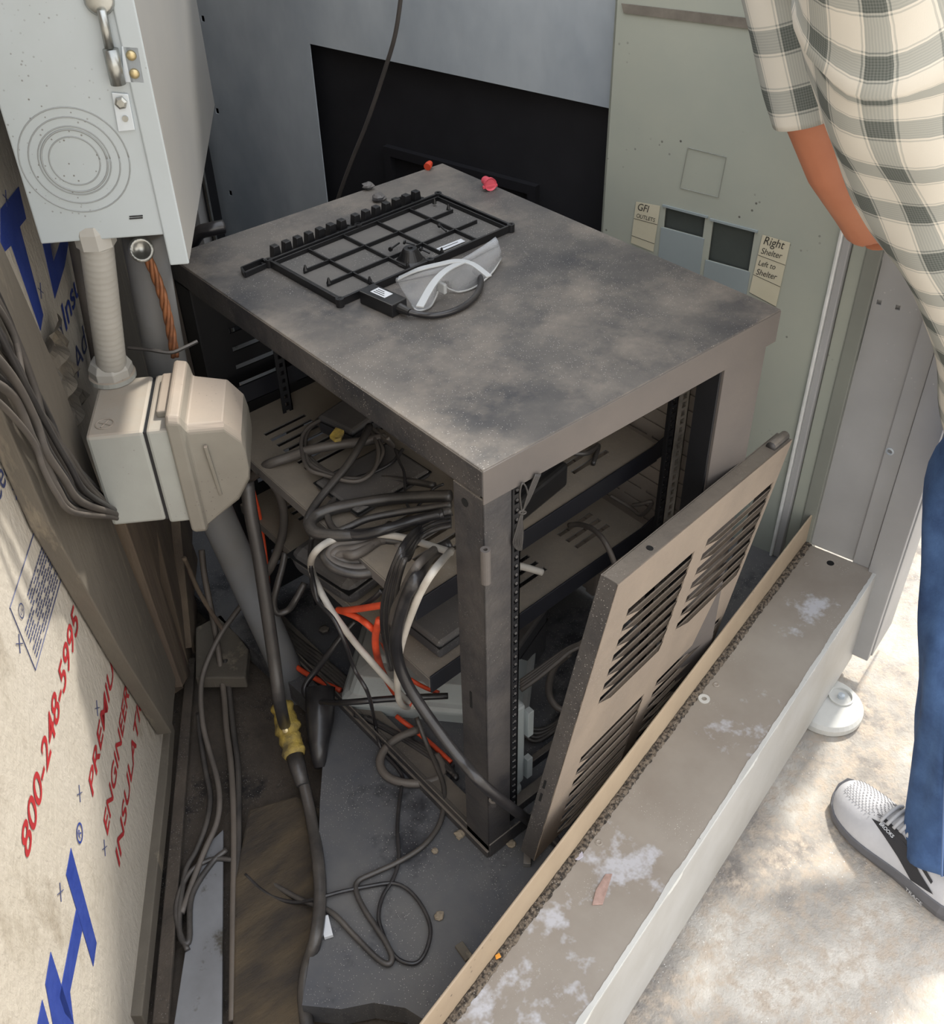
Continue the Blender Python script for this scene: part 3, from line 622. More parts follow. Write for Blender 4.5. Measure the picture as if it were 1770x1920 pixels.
# shelves
Z1, Z2 = .5, .325
def shelf(q, z, slots, lip0, lip1, name):
    pts = [V(x, y, z) for x, y in q]; mb = MB()
    ex = (pts[1]-pts[0]); ey = pts[3]-pts[0]
    hl = slots; w_, h_ = np.linalg.norm(ex), np.linalg.norm(ey)
    mb.plate(pts[0], ex/w_, ey/h_, w_, h_, .0025, hl, nrm=-Z)
    o = mk(name, mb, M['shelf'], rk)
    mb = MB(); mb.box(pts[0]+Z*.002-V(.0, .001, .034), ex+V(.05, .006, .012)*0+V(.0, 0, 0), V(0, .003, 0), Z*.036)
    k = pts[1]; mb.prism([k+V(-.03, -.001, -.032), k+V(.036, -.001, -.026), k+V(.036, -.001, .016), k+V(-.01, -.001, .004)], V(0, .003, 0))
    mk('shelf_lip', mb, M['shelf_lip'], o, bevel=.001)
    mb = MB(); mb.box(pts[0]-Z*.02, V(-.002, 0, 0), ey, Z*.02); mk('shelf_edge', mb, M['shelf'], o, bevel=.001)
    return o
def slot_grid(rows, cols, x0, y0_, dx, dy, sw, sh): return [(x0+c*dx, y0_+r*dy, x0+c*dx+sw, y0_+r*dy+sh) for r in range(rows) for c in range(cols)]
sl1 = slot_grid(6, 3, .055, .045, .16, .021, .085, .009)+slot_grid(7, 3, .055, .36, .16, .021, .085, .009)
shelf([(-.022, .125), (.512, .15), (.512, .69), (-.012, .69)], Z1, sl1, 0, 0, 'shelf')
shelf([(.0, .130), (.507, .152), (.507, .69), (.005, .69)], Z2, sl1, 0, 0, 'shelf')
# hinge pin on the near post
hg = on(910, 1030, V(0, -.006, 0), V(0, 1, 0))
mk('hinge_pin', MB().lathe(hg-Z*.055, Z, [(.0065, 0), (.0065, .055), (.0028, .055), (.0028, .05)], 16), M['rack_tan'], rk, smooth=False)
mk('post_hole', MB().cyl(on(872, 942, V(0, 0, 0), V(1, 0, 0))+V(-.0008, 0, 0), on(872, 942, V(0, 0, 0), V(1, 0, 0))+V(.001, 0, 0), .006, n=16), M['hole'], rk)
mk('post_slot', MB().cbox(on(883, 1312, V(-.0006, 0, 0), V(1, 0, 0)), .001, .004, .034), M['hole'], rk)
mk('base_bolt', MB().lathe(on(925, 1500, V(.012, -.012, 0), V(0, 1, 0)), Z, [(.007, -.01), (.007, .0), (.003, .0), (.003, -.006)], 14), M['rack'], rk)
#@@DOOR
K = 1.1
TL = CAM+(V(.067, -.16, .684)-CAM)*K
e1 = V(.969, .19, -.155); e1 /= np.linalg.norm(e1); e2 = V(-.17, .063, -.983); e2 -= e1*(e1@e2); e2 /= np.linalg.norm(e2)
nd = np.cross(e1, e2); nd /= np.linalg.norm(nd)
if nd@(CAM-TL) < 0: nd = -nd          # faces the camera
DWd, DHt = .55, .58
dr = thing('rack_door', TL+e2*DHt+e1*DWd/2, 'dusty tan louvred metal door leaning between the rack and the sill', 'door')
hl = []
def dl(px, py): p = on(px, py, TL, nd)-TL; return p@e1, p@e2
cols_ = [(dl(1178, 1143)[0], dl(1303, 1032)[0]), (dl(1327, 1012)[0], dl(1452, 900)[0])]
r_a = (dl(1178, 1143)[1]+dl(1303, 1032)[1])/2; r_b = (dl(1130, 1303)[1]+dl(1248, 1191)[1])/2
hp_ = (r_b-r_a)/6; print('pitch', hp_)
for c0, c1 in cols_:
    for j in range(7): hl.append((c0, r_a+j*hp_, c1, r_a+j*hp_+.0155))
r_c = (dl(1094, 1415)[1]+dl(1204, 1305)[1])/2
for c0, c1 in cols_:
    for j in range(8): hl.append((c0, r_c+j*hp_, c1, r_c+j*hp_+.0155))
hl = [h_ for h_ in hl if h_[3] < DHt-.01]
mb = MB(); mb.plate(TL, e1, e2, DWd, DHt, .002, hl, nrm=-nd)
for x0_, y0_, x1_, y1_ in hl:   # pressed louvre hood above every slot
    n_ = 8; top_ = []; 
    P = lambda x, y, d: TL+e1*x+e2*y+nd*d
    a_ = [P(x0_+(x1_-x0_)*i/n_, y1_+.003, 0) for i in range(n_+1)]
    b_ = [P(x0_+(x1_-x0_)*i/n_, y1_-.003, .006*min(1, 8*min(i, n_-i)/n_)+.0003) for i in range(n_+1)]
    m2 = [P(x0_+(x1_-x0_)*i/n_, y1_+.0005, .004*min(1, 8*min(i, n_-i)/n_)+.0002) for i in range(n_+1)]
    vs_ = a_+m2+b_; k = n_+1
    mb.add(vs_, [(i, i+1, k+i+1, k+i) for i in range(n_)]+[(k+i, k+i+1, 2*k+i+1, 2*k+i) for i in range(n_)])
mk('louvred_panel', mb, M['door'], dr, bevel=0)
mb = MB(); mb.box(TL, e1*DWd, -nd*.026, e2*.002); mb.box(TL+e2*.0-nd*.026, e1*DWd, e2*.015, -nd*.002)
mk('folded_edge', mb, M['rack'], dr, bevel=.001)
mb = MB(); mb.box(TL, e2*DHt, -nd*.028, e1*.002); mb.box(TL+e1*(DWd-.002), e2*DHt, -nd*.024, e1*.002)
mk('folded_edge', mb, M['rack'], dr, bevel=.001)
c = TL+e1*.10-nd*.012-e2*.0005; mk('edge_hole', MB().cyl(c-e2*.0006, c+e2*.001, .005, n=16), M['hole'], dr)
c = TL+e1*(DWd-.035)-nd*.013; mk('hinge_knuckle', MB().tube([c-e1*.025-e2*.003, c+e1*.03-e2*.003], .0085, 12), M['rack'], dr, smooth=True)
for s_ in (.40, .43): mk('edge_slot', MB().box(TL+e2*s_-nd*.018-e1*.0006, e2*.018, -nd*.004, e1*.0008), M['hole'], dr)
#@@TOPITEMS
ZT2 = RH+.0005
c5 = lambda x, y: (350+x/2.723, 250+y/2.723)
T5 = lambda x, y, z=0: at(*c5(x, y), ZT2+z)
gl = thing('plastic_grille', T5(900, 600), 'black plastic ribbed cover lying upside down on the rack top', 'plastic cover')
A_, B_, C_, D_ = T5(425, 680), T5(1285, 338), T5(1655, 500), T5(785, 882)
def G(s, t, z=0): return A_*(1-s)*(1-t)+B_*s*(1-t)+C_*s*t+D_*(1-s)*t+Z*z
def bar(p, q, w_, h_, mb=None):
    mb = mb or MB(); d = q-p; n_ = np.cross(Z, d); n_ /= np.linalg.norm(n_); return mb.box(p-n_*w_/2, d, n_*w_, Z*h_)
for k_, (o_, w_, h_) in enumerate(((0, .004, .012), (.028, .0025, .009))):
    s_ = [(o_*.6, o_), (1-o_*.6, o_), (1-o_*.6, 1-o_), (o_*.6, 1-o_)]
    mb = MB()
    for i in range(4): bar(G(*s_[i]), G(*s_[(i+1) % 4]), w_, h_, mb)
    mk('outer_rim' if k_ == 0 else 'inner_rim', mb, M['plastic'], gl, bevel=.0006)
mk('cover_sheet', MB().prism([G(0, 0, .0005), G(1, 0, .0005), G(1, 1, .0005), G(0, 1, .0005)], Z*.0012), mat('grille_dusty_sheet', (106, 102, 97), (86, 84, 82), 8, .8, bump=.2, speck=.6), gl, label='dusty flat sheet of the cover')
for s_ in (.2, .4, .6, .8): mk('cross_rib', bar(G(s_, .04, .001), G(s_, .95, .001), .0024, .007), M['plastic'], gl)
for t_ in (.34, .67): mk('long_rib', bar(G(.06, t_, .001), G(.94, t_, .001), .0024, .007), M['plastic'], gl)
for s_, t_ in ((0, 0), (1, 0), (1, 1), (0, 1), (.5, 0), (.5, 1)):
    p = G(s_, t_); mk('screw_boss', MB().lathe(p, Z, [(.0062, 0), (.0062, .0125), (.0028, .0125), (.0028, .008)], 16), M['plastic'], gl)
for s_, t_ in ((.07, .34), (.07, .67), (.2, .9), (.4, .93), (.6, .93), (.93, .1), (.93, .3)):
    mk('clip_peg', MB().lathe(G(s_, t_, .006), Z, [(.004, 0), (.0012, .009)], 6), M['plastic'], gl)
es = (B_-A_)/np.linalg.norm(B_-A_); et = np.cross(Z, es); et = et if et@(A_-D_) > 0 else -et
for k in range(14):
    s0 = .06+.062*k+(.02 if k > 6 else 0); p = G(s0, -.035); w0, w1, hh = .0135, .0075, .024
    mk('comb_tooth', MB().prism([p-es*w0/1.6, p+es*w0/1.6, p+es*w1/1.4+Z*hh, p-es*w1/1.4+Z*hh], et*.012), M['plastic'], gl, bevel=.001)
mk('comb_strip', bar(G(-.02, -.045), G(1.0, -.045), .012, .004), M['plastic'], gl, bevel=.0008)
for s0, s1, t1 in ((-.10, -.005, -.05), (.40, .49, -.16), (.84, .93, -.20)):
    mb = MB(); t0 = .0 if s0 < 0 else -.06; t1 = t1-.03
    if s0 < 0: P_ = [G(-.01, .0), G(-.135, .02), G(-.115, -.09), G(.0, -.1)]
    else: P_ = [G(s0, t0), G(s0-.03, t1), G(s1-.03, t1), G(s1, t0)]
    for i in range(4): bar(P_[i], P_[(i+1) % 4], .003, .008, mb)
    mk('hook_frame', mb, M['plastic'], gl)
st = [T5(1262, 595, .003), T5(1400, 540, .003), T5(1422, 552, .003), T5(1288, 608, .003)]
mk('white_sticker', MB().prism(st, Z*.0006), M['label'], gl, label='white printed sticker')
mk('printed_line', MB().box(st[0]*.6+st[3]*.4+Z*.0007+(st[1]-st[0])*.1, (st[1]-st[0])*.7, (st[3]-st[0])*.12, Z*.0002), M['pencil'], gl)
mk('suction_knob', MB().lathe(T5(1145, 655, .003), Z, [(.0235, 0), (.0235, .002), (.019, .006), (.012, .020), (.010, .023), (.004, .023), (.003, .018)], 28), M['plastic'], smooth=False, bevel=.0006, label='round black rubber knob standing on the plastic grille', cat='knob')
for (a_, b_), lb_ in ((((1040, 592), (1085, 560)), 'left of the rubber knob'), (((1110, 555), (1165, 568)), 'behind the rubber knob'), (((1195, 590), (1240, 612)), 'right of the rubber knob'), (((1290, 470), (1325, 500)), 'alone near the far end of the grille')):
    p, q_ = T5(*a_, .012), T5(*b_, .009); d = (q_-p)/np.linalg.norm(q_-p)
    mk('black_screw', MB().lathe(p, d, [(.0035, -.001), (.0038, .0015), (.0016, .003), (.0015, np.linalg.norm(q_-p))], 10), M['plastic'], label='small black screw lying on the grille, '+lb_, cat='screw', group='black screws on the grille')
# adapter block with its cable
ad = thing('power_adapter', T5(985, 890), 'black adapter block with white label and curled cable on the rack top', 'adapter')
a0, a1, a2 = T5(885, 868), T5(1052, 944), T5(940, 830)
v1 = a1-a0; v2 = (a2-a0); v2 = v2-v1*(v2@v1)/(v1@v1); v2 = v2/np.linalg.norm(v2)*.030
mk('adapter_case', MB().box(a0, v1, v2, Z*.020), M['plastic'], ad, bevel=.0015)
p = a0+v1*.22+v2*.28+Z*.0203
lbp = mk('white_label', MB().box(p, v1*.44, v2*.55, Z*.0003), M['label'], ad, label='white printed label')
for k in range(3): mk('printed_line', MB().box(p+v1*.05+v2*(.1+.14*k)+Z*.0004, v1*(.32-.06*k), v2*.05, Z*.0001), M['pencil'], lbp)
h0 = a0+v1+v2*.5+Z*.010; d = v1/np.linalg.norm(v1)
mk('strain_relief', MB().tube([h0, h0+d*.006, h0+d*.012, h0+d*.02], .006, 12, [.0075, .0068, .0058, .005]), M['plastic'], ad)
cp = [h0+d*.016, T5(1180, 922, .006), T5(1250, 930, .005), T5(1330, 918, .005), T5(1410, 885, .005), T5(1470, 835, .006), T5(1498, 785, .007), T5(1500, 740, .008), T5(1470, 700, .008)]
mk('cord', MB().tube(spline(cp), .0045, 10), M['cable_b'], ad, smooth=True)
# safety glasses
sg = thing('safety_glasses', T5(1350, 720), 'clear plastic safety glasses lying over the adapter cable on the rack top', 'safety glasses')
def sheet(top, bot, mid, name, n=16, th=.0012):
    t_ = spline(top, 6); b_ = spline(bot, 6); m_ = spline(mid, 6); vs = t_+m_+b_; k = len(t_); mb = MB()
    mb.add(vs, [(i, i+1, k+i+1, k+i) for i in range(k-1)]+[(k+i, k+i+1, 2*k+i+1, 2*k+i) for i in range(k-1)])
    o = mk(name, mb, M['glass'], sg, smooth=True); md = o.modifiers.new('solid', 'SOLIDIFY'); md.thickness = th; return o
tp_ = [T5(1075, 748, .034), T5(1190, 712, .046), T5(1290, 690, .048), T5(1400, 650, .048), T5(1500, 590, .046), T5(1580, 535, .040)]
md_ = [T5(1100, 800, .022), T5(1215, 770, .03), T5(1310, 745, .034), T5(1420, 700, .03), T5(1530, 640, .028), T5(1602, 600, .025)]
bt_ = [T5(1165, 900, .002), T5(1240, 890, .003), T5(1300, 760, .02), T5(1390, 805, .003), T5(1530, 735, .002), T5(1605, 640, .004)]
sheet(tp_, bt_, md_, 'lens')
sheet([T5(1070, 742, .036), T5(1190, 706, .050), T5(1300, 680, .052), T5(1400, 642, .052), T5(1500, 582, .050), T5(1575, 530, .044)], [T5(1072, 762, .030), T5(1195, 735, .040), T5(1305, 712, .041), T5(1405, 672, .041), T5(1510, 615, .039), T5(1592, 575, .033)], [T5(1068, 752, .036), T5(1190, 722, .047), T5(1300, 700, .048), T5(1402, 660, .048), T5(1505, 600, .046), T5(1588, 550, .040)], 'brow_guard')
mk('lens_rim', MB().tube(spline([T5(1150, 880, .004), T5(1180, 905, .002), T5(1240, 888, .002), T5(1275, 830, .006), T5(1300, 765, .018), T5(1340, 795, .005), T5(1400, 808, .002), T5(1480, 780, .002), T5(1560, 710, .003), T5(1605, 640, .004)]), .0015, 6), mat('rim_plastic', (186, 186, 184), None, rough=.25), sg, smooth=True)
def arm_(pts, wd_):
    P_ = spline(pts, 6); mb = MB(); vs = []
    for i, p in enumerate(P_):
        t_ = P_[min(i+1, len(P_)-1)]-P_[max(i-1, 0)]; n_ = np.cross(Z, t_); n_ /= np.linalg.norm(n_)
        w_ = wd_[0]+(wd_[1]-wd_[0])*i/(len(P_)-1); vs.append([p-n_*w_, p+n_*w_, p+n_*w_+Z*.0022, p-n_*w_+Z*.0022])
    mb.loft(vs); return mk('temple', mb, mat_temple, sg, bevel=.0004)
mat_temple = mat('temple_plastic', (176, 178, 178), None, rough=.3)
arm_([T5(1080, 745, .038), T5(1180, 700, .052), T5(1290, 672, .054), T5(1380, 655, .053), T5(1460, 672, .05), T5(1545, 735, .045)], (.005, .0045))
arm_([T5(1420, 655, .052), T5(1330, 700, .050), T5(1260, 770, .044), T5(1190, 890, .036)], (.005, .0055))
mk('nose_bridge', MB().cbox(T5(1300, 785, .022), .006, .02, .016), mat_temple, sg, bevel=.002)
# wire nuts, crumbs
def nut(name, c, ax, r, L_, m_, label):
    mk(name, MB().lathe(c, ax, [(r, 0), (r*1.05, L_*.25), (r*.72, L_*.4), (r*.6, L_), (r*.3, L_*1.03)], 16), m_, label=label, cat='wire nut')
p = T5(1553, 262, .0115); q_ = T5(1505, 225, .009); d = (q_-p)/np.linalg.norm(q_-p)
wn_ = thing('wire_connector', T5(1535, 262), 'pink plastic wire connector lying near the back edge of the rack top', 'wire connector')
mk('connector_shell', MB().lathe(p, d, [(.0085, .002), (.0112, 0), (.0112, .006), (.0085, .012), (.0075, .026), (.004, .028)], 18), M['pink'], wn_)
mk('wing', MB().cbox(p+d*.004-V(0, 0, .004), .027, .006, .005, (np.cross(d, Z), d, Z)), M['pink'], wn_, bevel=.001)
p = T5(1228, 172, .006); mk('wire_connector', MB().lathe(p, V(1, .5, .2), [(.007, 0), (.007, .006), (.005, .014), (.002, .016)], 12), M['redp'], label='small orange red wire connector at the far back corner of the rack top', cat='wire connector')
def crumb(c, r, name, label, m_='debris', cat='debris', group=None, sq=(1, 1, .6)):
    mb = MB(); g_ = np.random.default_rng(int(abs(c[0]*1e4+c[1]*3e4)) % 9999); rings = []
    for k in range(7):
        ph = math.pi*k/6; rr = math.sin(ph)*r+1e-4; rings.append([c+V(math.cos(t)*rr*sq[0], math.sin(t)*rr*sq[1], -math.cos(ph)*r*sq[2])*(1+.25*g_.normal()*.5) if 0 < k < 6 else c+V(math.cos(t)*rr, math.sin(t)*rr, -math.cos(ph)*r*sq[2]) for t in np.linspace(0, 2*math.pi, 8, endpoint=False)])
    return mk(name, mb.loft(rings), M[m_], label=label, cat=cat, group=group)
crumb(T5(925, 268, .006), .010, 'dust_clump', 'grey dust clump at the back edge of the rack top', 'device', 'dust')
crumb(T5(980, 330, .005), .012, 'dust_clump', 'grey dust clump behind the comb of the grille', 'device', 'dust')
# hanging wire above the rack
hw = [onU(755, -30, .80), onU(742, 60, .80), onU(722, 130, .80), onU(690, 225, .80), onU(660, 300, .80), onU(636, 366, .80), onU(610, 450, .80)]
mk('hanging_wire', MB().tube(spline(hw, 10), .0042, 8), M['cable_g'], smooth=True, label='stiff grey wire hanging diagonally behind the rack in front of the black panel', cat='wire')
#@@CABLES
c6 = lambda x, y: (450+x/3.54, 700+y/3.54)
c7 = lambda x, y: (450+x/3.54, 1100+y/3.54)
c9 = lambda x, y: (500+x/2.723, 1450+y/2.723)
c3 = lambda x, y: (x/3.2, 900+y/3.2)
c4 = lambda x, y: (x/3.54, 1400+y/3.54)
c8 = lambda x, y: (900+x/2.95, 680+y/2.95)
c1 = lambda x, y: (850+x/2.95, 1100+y/2.95)
def cable(f, pts, r, m_, label, name='cable', group=None, k=6, cat='cable'):
    """pts: (x, y, height) in a detail view f of the photo"""
    PL = dict(x=V(1, 0, 0), y=V(0, 1, 0), w=W, n=WN, u=U)
    P_ = [at(*f(p[0], p[1]), p[2]) if len(p) == 3 else on(*f(p[0], p[1]), PL[p[2]]*p[3], PL[p[2]]) for p in pts]
    return mk(name, MB().tube(spline(P_, k), r, 10), M[m_], smooth=True, label=label, cat=cat, group=group)
ident = lambda x, y: (x, y)
# coil of thin grey cable on the upper shelf
g_ = np.random.default_rng(11)
base = [(740, 250), (600, 262), (490, 330), (435, 440), (470, 570), (600, 655), (760, 690), (890, 640), (945, 530), (930, 410), (840, 300)]
P_ = []
for lp in range(4):
    for i, (x, y) in enumerate(base): P_.append(at(*c6(x+g_.normal()*9-lp*9, y+g_.normal()*9+lp*12), .510+lp*.006+.004*g_.random()))
P_ += [at(*c6(1010, 480), .53), at(*c6(980, 430), .56)]
mk('cable_coil', MB().tube(spline(P_, 5), .0034, 8), M['cable_g'], smooth=True, label='loosely coiled thin grey cable lying on the upper shelf', cat='cable')
cable(c6, [(60, 700, .44), (120, 655, .47), (200, 600, .505), (330, 555, .515), (480, 505, .528), (640, 475, .532), (800, 455, .53), (960, 425, .52)], .0085, 'cable_g', 'thick grey cable crossing the upper shelf through the coil')
cable(c6, [(140, 650, .49), (210, 720, .47), (265, 810, .44), (290, 920, .40), (285, 1050, .35), (250, 1180, .31), (190, 1310, .27), (120, 1380, .2)], .0075, 'cable_g', 'thick dusty grey cable bending down outside the shelves beside the receptacle box')
cable(c6, [(860, 350, .55), (800, 470, .55), (720, 600, .54), (620, 720, .53), (530, 830, .52), (465, 930, .515), (445, 1000, .51), (490, 1070, .50)], .0062, 'cable', 'flat grey strap cable crossing the coil diagonally')
cable(c6, [(1400, 815, .54), (1200, 820, .53), (1000, 835, .52), (800, 865, .515), (620, 900, .515), (500, 950, .51), (465, 1010, .51), (520, 1065, .51), (700, 1078, .515), (900, 1060, .515), (1100, 1010, .52), (1250, 965, .53), (1400, 905, .54)], .0095, 'cable', 'thick black cable folded in a long U across the upper shelf')
cable(c6, [(1400, 870, .55), (1250, 895, .54), (1050, 925, .53), (850, 965, .525), (720, 1020, .52), (640, 1045, .515), (590, 980, .51), (585, 900, .51), (650, 820, .51), (760, 730, .51), (950, 700, .512), (1150, 720, .52), (1290, 745, .53)], .0055, 'cable', 'black cable looping over the slots of the upper shelf')
cable(c6, [(1350, 930, .545), (1150, 980, .535), (950, 1040, .53), (800, 1075, .52), (700, 1062, .515)], .008, 'cable_b', 'shiny black cable lying beneath the folded U cable')
for k, (dx, dy, rr) in enumerate(((0, 0, .0085), (26, -46, .008), (-26, 34, .0075), (60, -80, .0075))):
    nm = ('outermost turn', 'second turn', 'lowest turn', 'innermost turn')[k]
    cable(c6, [(1060-dx, 1085+dy, .50), (900-dx*.5, 1110-dy*.4, .505), (760, 1125-dy, .505), (640+dx, 1150-dy*.6, .50), (590+dx, 1215, .495), (650+dx*.7, 1275+dy*.6, .49), (790, 1300+dy, .485), (930-dx*.5, 1265+dy, .485), (1020-dx, 1190+dy, .49), (1080-dx, 1110, .5)], rr, 'cable_g' if k != 2 else 'cable', 'dusty grey looped cable on the front of the upper shelf, '+nm, name='cable', group='looped cables on the upper shelf')
cable(c6, [(1030, 505, .53), (1060, 590, .53), (1090, 660, .528), (1095, 760, .52), (1105, 860, .52), (1145, 912, .518), (1200, 860, .52), (1280, 770, .53), (1350, 735, .54)], .0022, 'cable_b', 'very thin black wire dangling under the edge of the rack top')
cable(c6, [(1080, 505, .53), (1010, 590, .525), (880, 660, .52), (760, 700, .515), (700, 770, .512), (650, 860, .51)], .003, 'cable_b', 'thin black wire bundle running down from the coil')
# white cables
cable(ident, [(848, 1036, .53), (806, 1023, .525), (772, 1012, .52), (733, 1004, .518), (676, 1001, .515), (625, 1012, .51), (592, 1034, .505), (583, 1062, 'x', -.045), (597, 1100, 'x', -.06), (619, 1141, 'x', -.065), (645, 1178, 'x', -.06), (668, 1208, 'x', -.05), (700, 1245, 'x', -.035), (735, 1284, 'x', -.01), (766, 1316, .12), (790, 1330, .105)], .0055, 'white_cable', 'white cable arching over the shelf and down to the grey plastic box')
cable(ident, [(846, 1032, .53), (815, 1068, 'x', -.04), (790, 1108, 'x', -.055), (772, 1150, 'x', -.06), (758, 1190, 'x', -.06), (748, 1230, 'x', -.055), (745, 1270, 'x', -.045), (748, 1312, 'x', -.02), (762, 1326, .12), (780, 1318, .115)], .0052, 'white_cable', 'second white cable hanging beside the black bundle')
cable(c8, [(150, 1115, .40), (220, 1125, .385), (280, 1140, .375), (345, 1160, .365)], .006, 'white_cable', 'cut end of a white cable poking out behind the near rack post')
# bundle of black cables falling over the front
for k in range(6):
    o = k*19; z0 = .53
    nm = ('leftmost strand', 'second strand', 'third strand', 'fourth strand', 'fifth strand', 'rightmost strand')[k]
    cable(c6, [(1400, 955+o*.6, .535), (1290, 975+o*.7, .535), (1180, 1035+o*.8, .53), (1095+o*.3, 1130+o, 'x', -.02), (1035+o*.6, 1250, 'x', -.045), (985+o*.7, 1390, 'x', -.05), (955+o*.8, 1530, 'x', -.05), (950+o*.75, 1660, 'x', -.048), (965+o*.7, 1780, 'x', -.045), (985+o*.5, 1880, 'x', -.03), (1000+o*.4, 1960, 'x', -.01)], (.0048, .0038, .0042, .003, .0038, .0034)[k], 'cable_b' if k % 2 == 0 else 'cable', 'black cable hanging in the bundle beside the near rack post, '+nm, group='black cable bundle at the near post')
cable(ident, [(846, 1020, .53), (810, 1038, .525), (783, 1080, 'x', -.05), (762, 1120, 'x', -.065), (748, 1165, 'x', -.07), (742, 1205, 'x', -.07), (748, 1245, 'x', -.065), (765, 1285, 'x', -.06), (790, 1325, 'x', -.055), (816, 1362, 'x', -.05), (842, 1398, 'x', -.045), (868, 1430, 'x', -.04), (900, 1466, 'y', -.025), (950, 1508, 'y', -.035), (1000, 1545, .018), (1045, 1580, .01), (1090, 1625, .012)], .0088, 'cable_b', 'long thick shiny black cable curving down to the door sill')
cable(c6, [(1300, 1160, .51), (1200, 1250, 'x', -.035), (1130, 1350, 'x', -.05), (1080, 1460, 'x', -.05), (1030, 1560, 'x', -.05), (1010, 1660, 'x', -.05)], .006, 'cable_g', 'brownish grey cable between the black bundle and the white cable')
# orange cables
cable(c7, [(1090, 92, 'x', -.045), (1000, 112, 'x', -.045), (900, 130, 'x', -.045), (780, 148, 'x', -.045), (690, 157, 'x', -.045), (652, 155, 'x', -.045), (720, 178, 'x', -.045), (800, 215, 'x', -.04), (880, 280, 'x', -.03), (940, 350, .17), (980, 440, .15), (1020, 520, .14)], .0052, 'orange', 'orange cable bent in a sharp hairpin above the grey plastic box')
cable(c7, [(925, 220, 'x', -.035), (900, 320, 'x', -.03), (905, 430, 'x', -.02), (940, 550, .13), (1000, 660, .122), (1060, 740, .118), (1140, 785, .115)], .0058, 'orange', 'thick orange cable curving over the lid of the grey plastic box')
cable(c7, [(225, 330, .03), (280, 430, .025), (350, 510, .02), (430, 570, .02), (540, 630, .02), (670, 690, .02)], .0052, 'orange', 'orange cable on the slab left of the grey plastic box')
cable(c7, [(1040, 860, .02), (1090, 900, .02), (1150, 945, .015), (1230, 1010, .012), (1310, 1080, .012), (1400, 1165, .012)], .0045, 'orange', 'orange cable emerging below the grey plastic box near the base rail')
cable(c7, [(1130, 615, .13), (1180, 645, .12), (1240, 675, .12), (1320, 705, .12)], .004, 'orange', 'short orange cable beside the near rack post above the grey box')
# loops around the grey box
cable(c7, [(770, 225, .17), (690, 310, .15), (600, 430, .12), (510, 550, .08), (440, 640, .06), (430, 710, .05), (480, 755, .05), (600, 772, .08), (760, 765, .12), (950, 748, .125), (1150, 735, .125), (1380, 725, .12)], .0058, 'cable_b', 'black cable looping left of the grey box and across its lid')
cable(ident, [(584, 1000, .505), (583, 1060, 'x', -.05), (590, 1100, 'x', -.07), (598, 1130, 'x', -.075), (625, 1160, 'x', -.08), (645, 1200, 'x', -.08), (665, 1255, 'x', -.07), (690, 1300, 'x', -.07), (702, 1350, .04), (710, 1390, .02), (722, 1415, .01), (745, 1440, .01), (755, 1460, .008), (750, 1495, .008), (745, 1550, .006), (748, 1610, .006), (737, 1648, .006), (718, 1680, .006), (710, 1715, .006), (716, 1745, .006), (735, 1785, .006), (755, 1803, .006), (782, 1805, .006), (800, 1780, .006), (807, 1740, .006), (792, 1700, .006), (765, 1668, .006), (735, 1656, .006), (690, 1662, .006), (640, 1672, .008), (600, 1683, .008), (560, 1692, -.02), (520, 1685, -.03), (490, 1668, -.03), (460, 1640, -.03)], .0032, 'cable_b', 'thin black cord trailing down and curling in a ring on the slab')
cable(ident, [(781, 1345, .06), (800, 1395, .03), (820, 1440, .02), (832, 1475, .015), (832, 1515, .01), (822, 1550, .007), (800, 1580, .007), (775, 1600, .007), (740, 1620, .007), (700, 1638, .007), (672, 1652, .007), (668, 1672, .007), (683, 1705, .007), (706, 1740, .007), (725, 1770, .007), (735, 1795, .007), (728, 1808, .007), (705, 1795, .007), (665, 1755, .007), (620, 1710, .007), (560, 1685, -.02), (500, 1650, -.035), (460, 1622, -.035), (430, 1612, -.035), (395, 1612, -.035), (360, 1632, -.035), (338, 1670, -.035), (330, 1710, -.035), (338, 1750, -.035), (352, 1782, -.035)], .0046, 'cable', 'long worn dark cable snaking over the slab to the left gap')
cable(c7, [(1180, 950, .02), (1060, 1000, .018), (980, 1060, .015), (935, 1130, .012), (935, 1200, .01), (985, 1265, .009), (1080, 1300, .009), (1200, 1305, .009), (1320, 1270, .01), (1345, 1200, .012), (1300, 1120, .015)], .0078, 'cable_g', 'thick brown grey cable loop lying at the base rail of the rack')
cable(c7, [(1420, 1180, .012), (1405, 1260, .01), (1370, 1360, .009), (1340, 1440, .008)], .0022, 'cable_b', 'thin black wire beside the base of the near rack post')
for k, (dx, dy) in enumerate(((0, 0), (10, 28), (26, 52), (-6, -24))):
    nm = ('middle one', 'next lower one', 'lowest one', 'uppermost one')[k]
    cable(c7, [(215+dx, 215+dy, .02), (300, 300+dy, .02), (400, 390+dy, .018), (520, 480+dy, .016), (650, 590+dy, .016), (760, 690+dy, .014)], .0055, 'cable', 'dark cable on the slab beside the left orange cable, '+nm, group='dark cables on the slab left of the grey box')
for k in range(5):
    nm = ('first from the box', 'second from the box', 'third from the box', 'fourth from the box', 'outermost')[k]
    o = k*22; cable(c7, [(760+o, 850+o*.2, .02), (870+o, 900+o*.3, .016), (1000+o, 970+o*.3, .014), (1150+o, 1060+o*.2, .014), (1300+o*.8, 1160+o*.2, .014), (1440, 1260+o*.2, .014)], .0045, 'cable' if k % 2 else 'cable_b', 'dark cable running out below the grey plastic box, '+nm, group='dark cables below the grey plastic box')
cable(c7, [(1140, 150, .33), (1230, 210, .32), (1300, 280, .31), (1330, 360, .30), (1290, 430, .3), (1200, 455, .3), (1100, 435, .3)], .003, 'cable_g', 'thin grey wire loop on the dark device beside the near post')
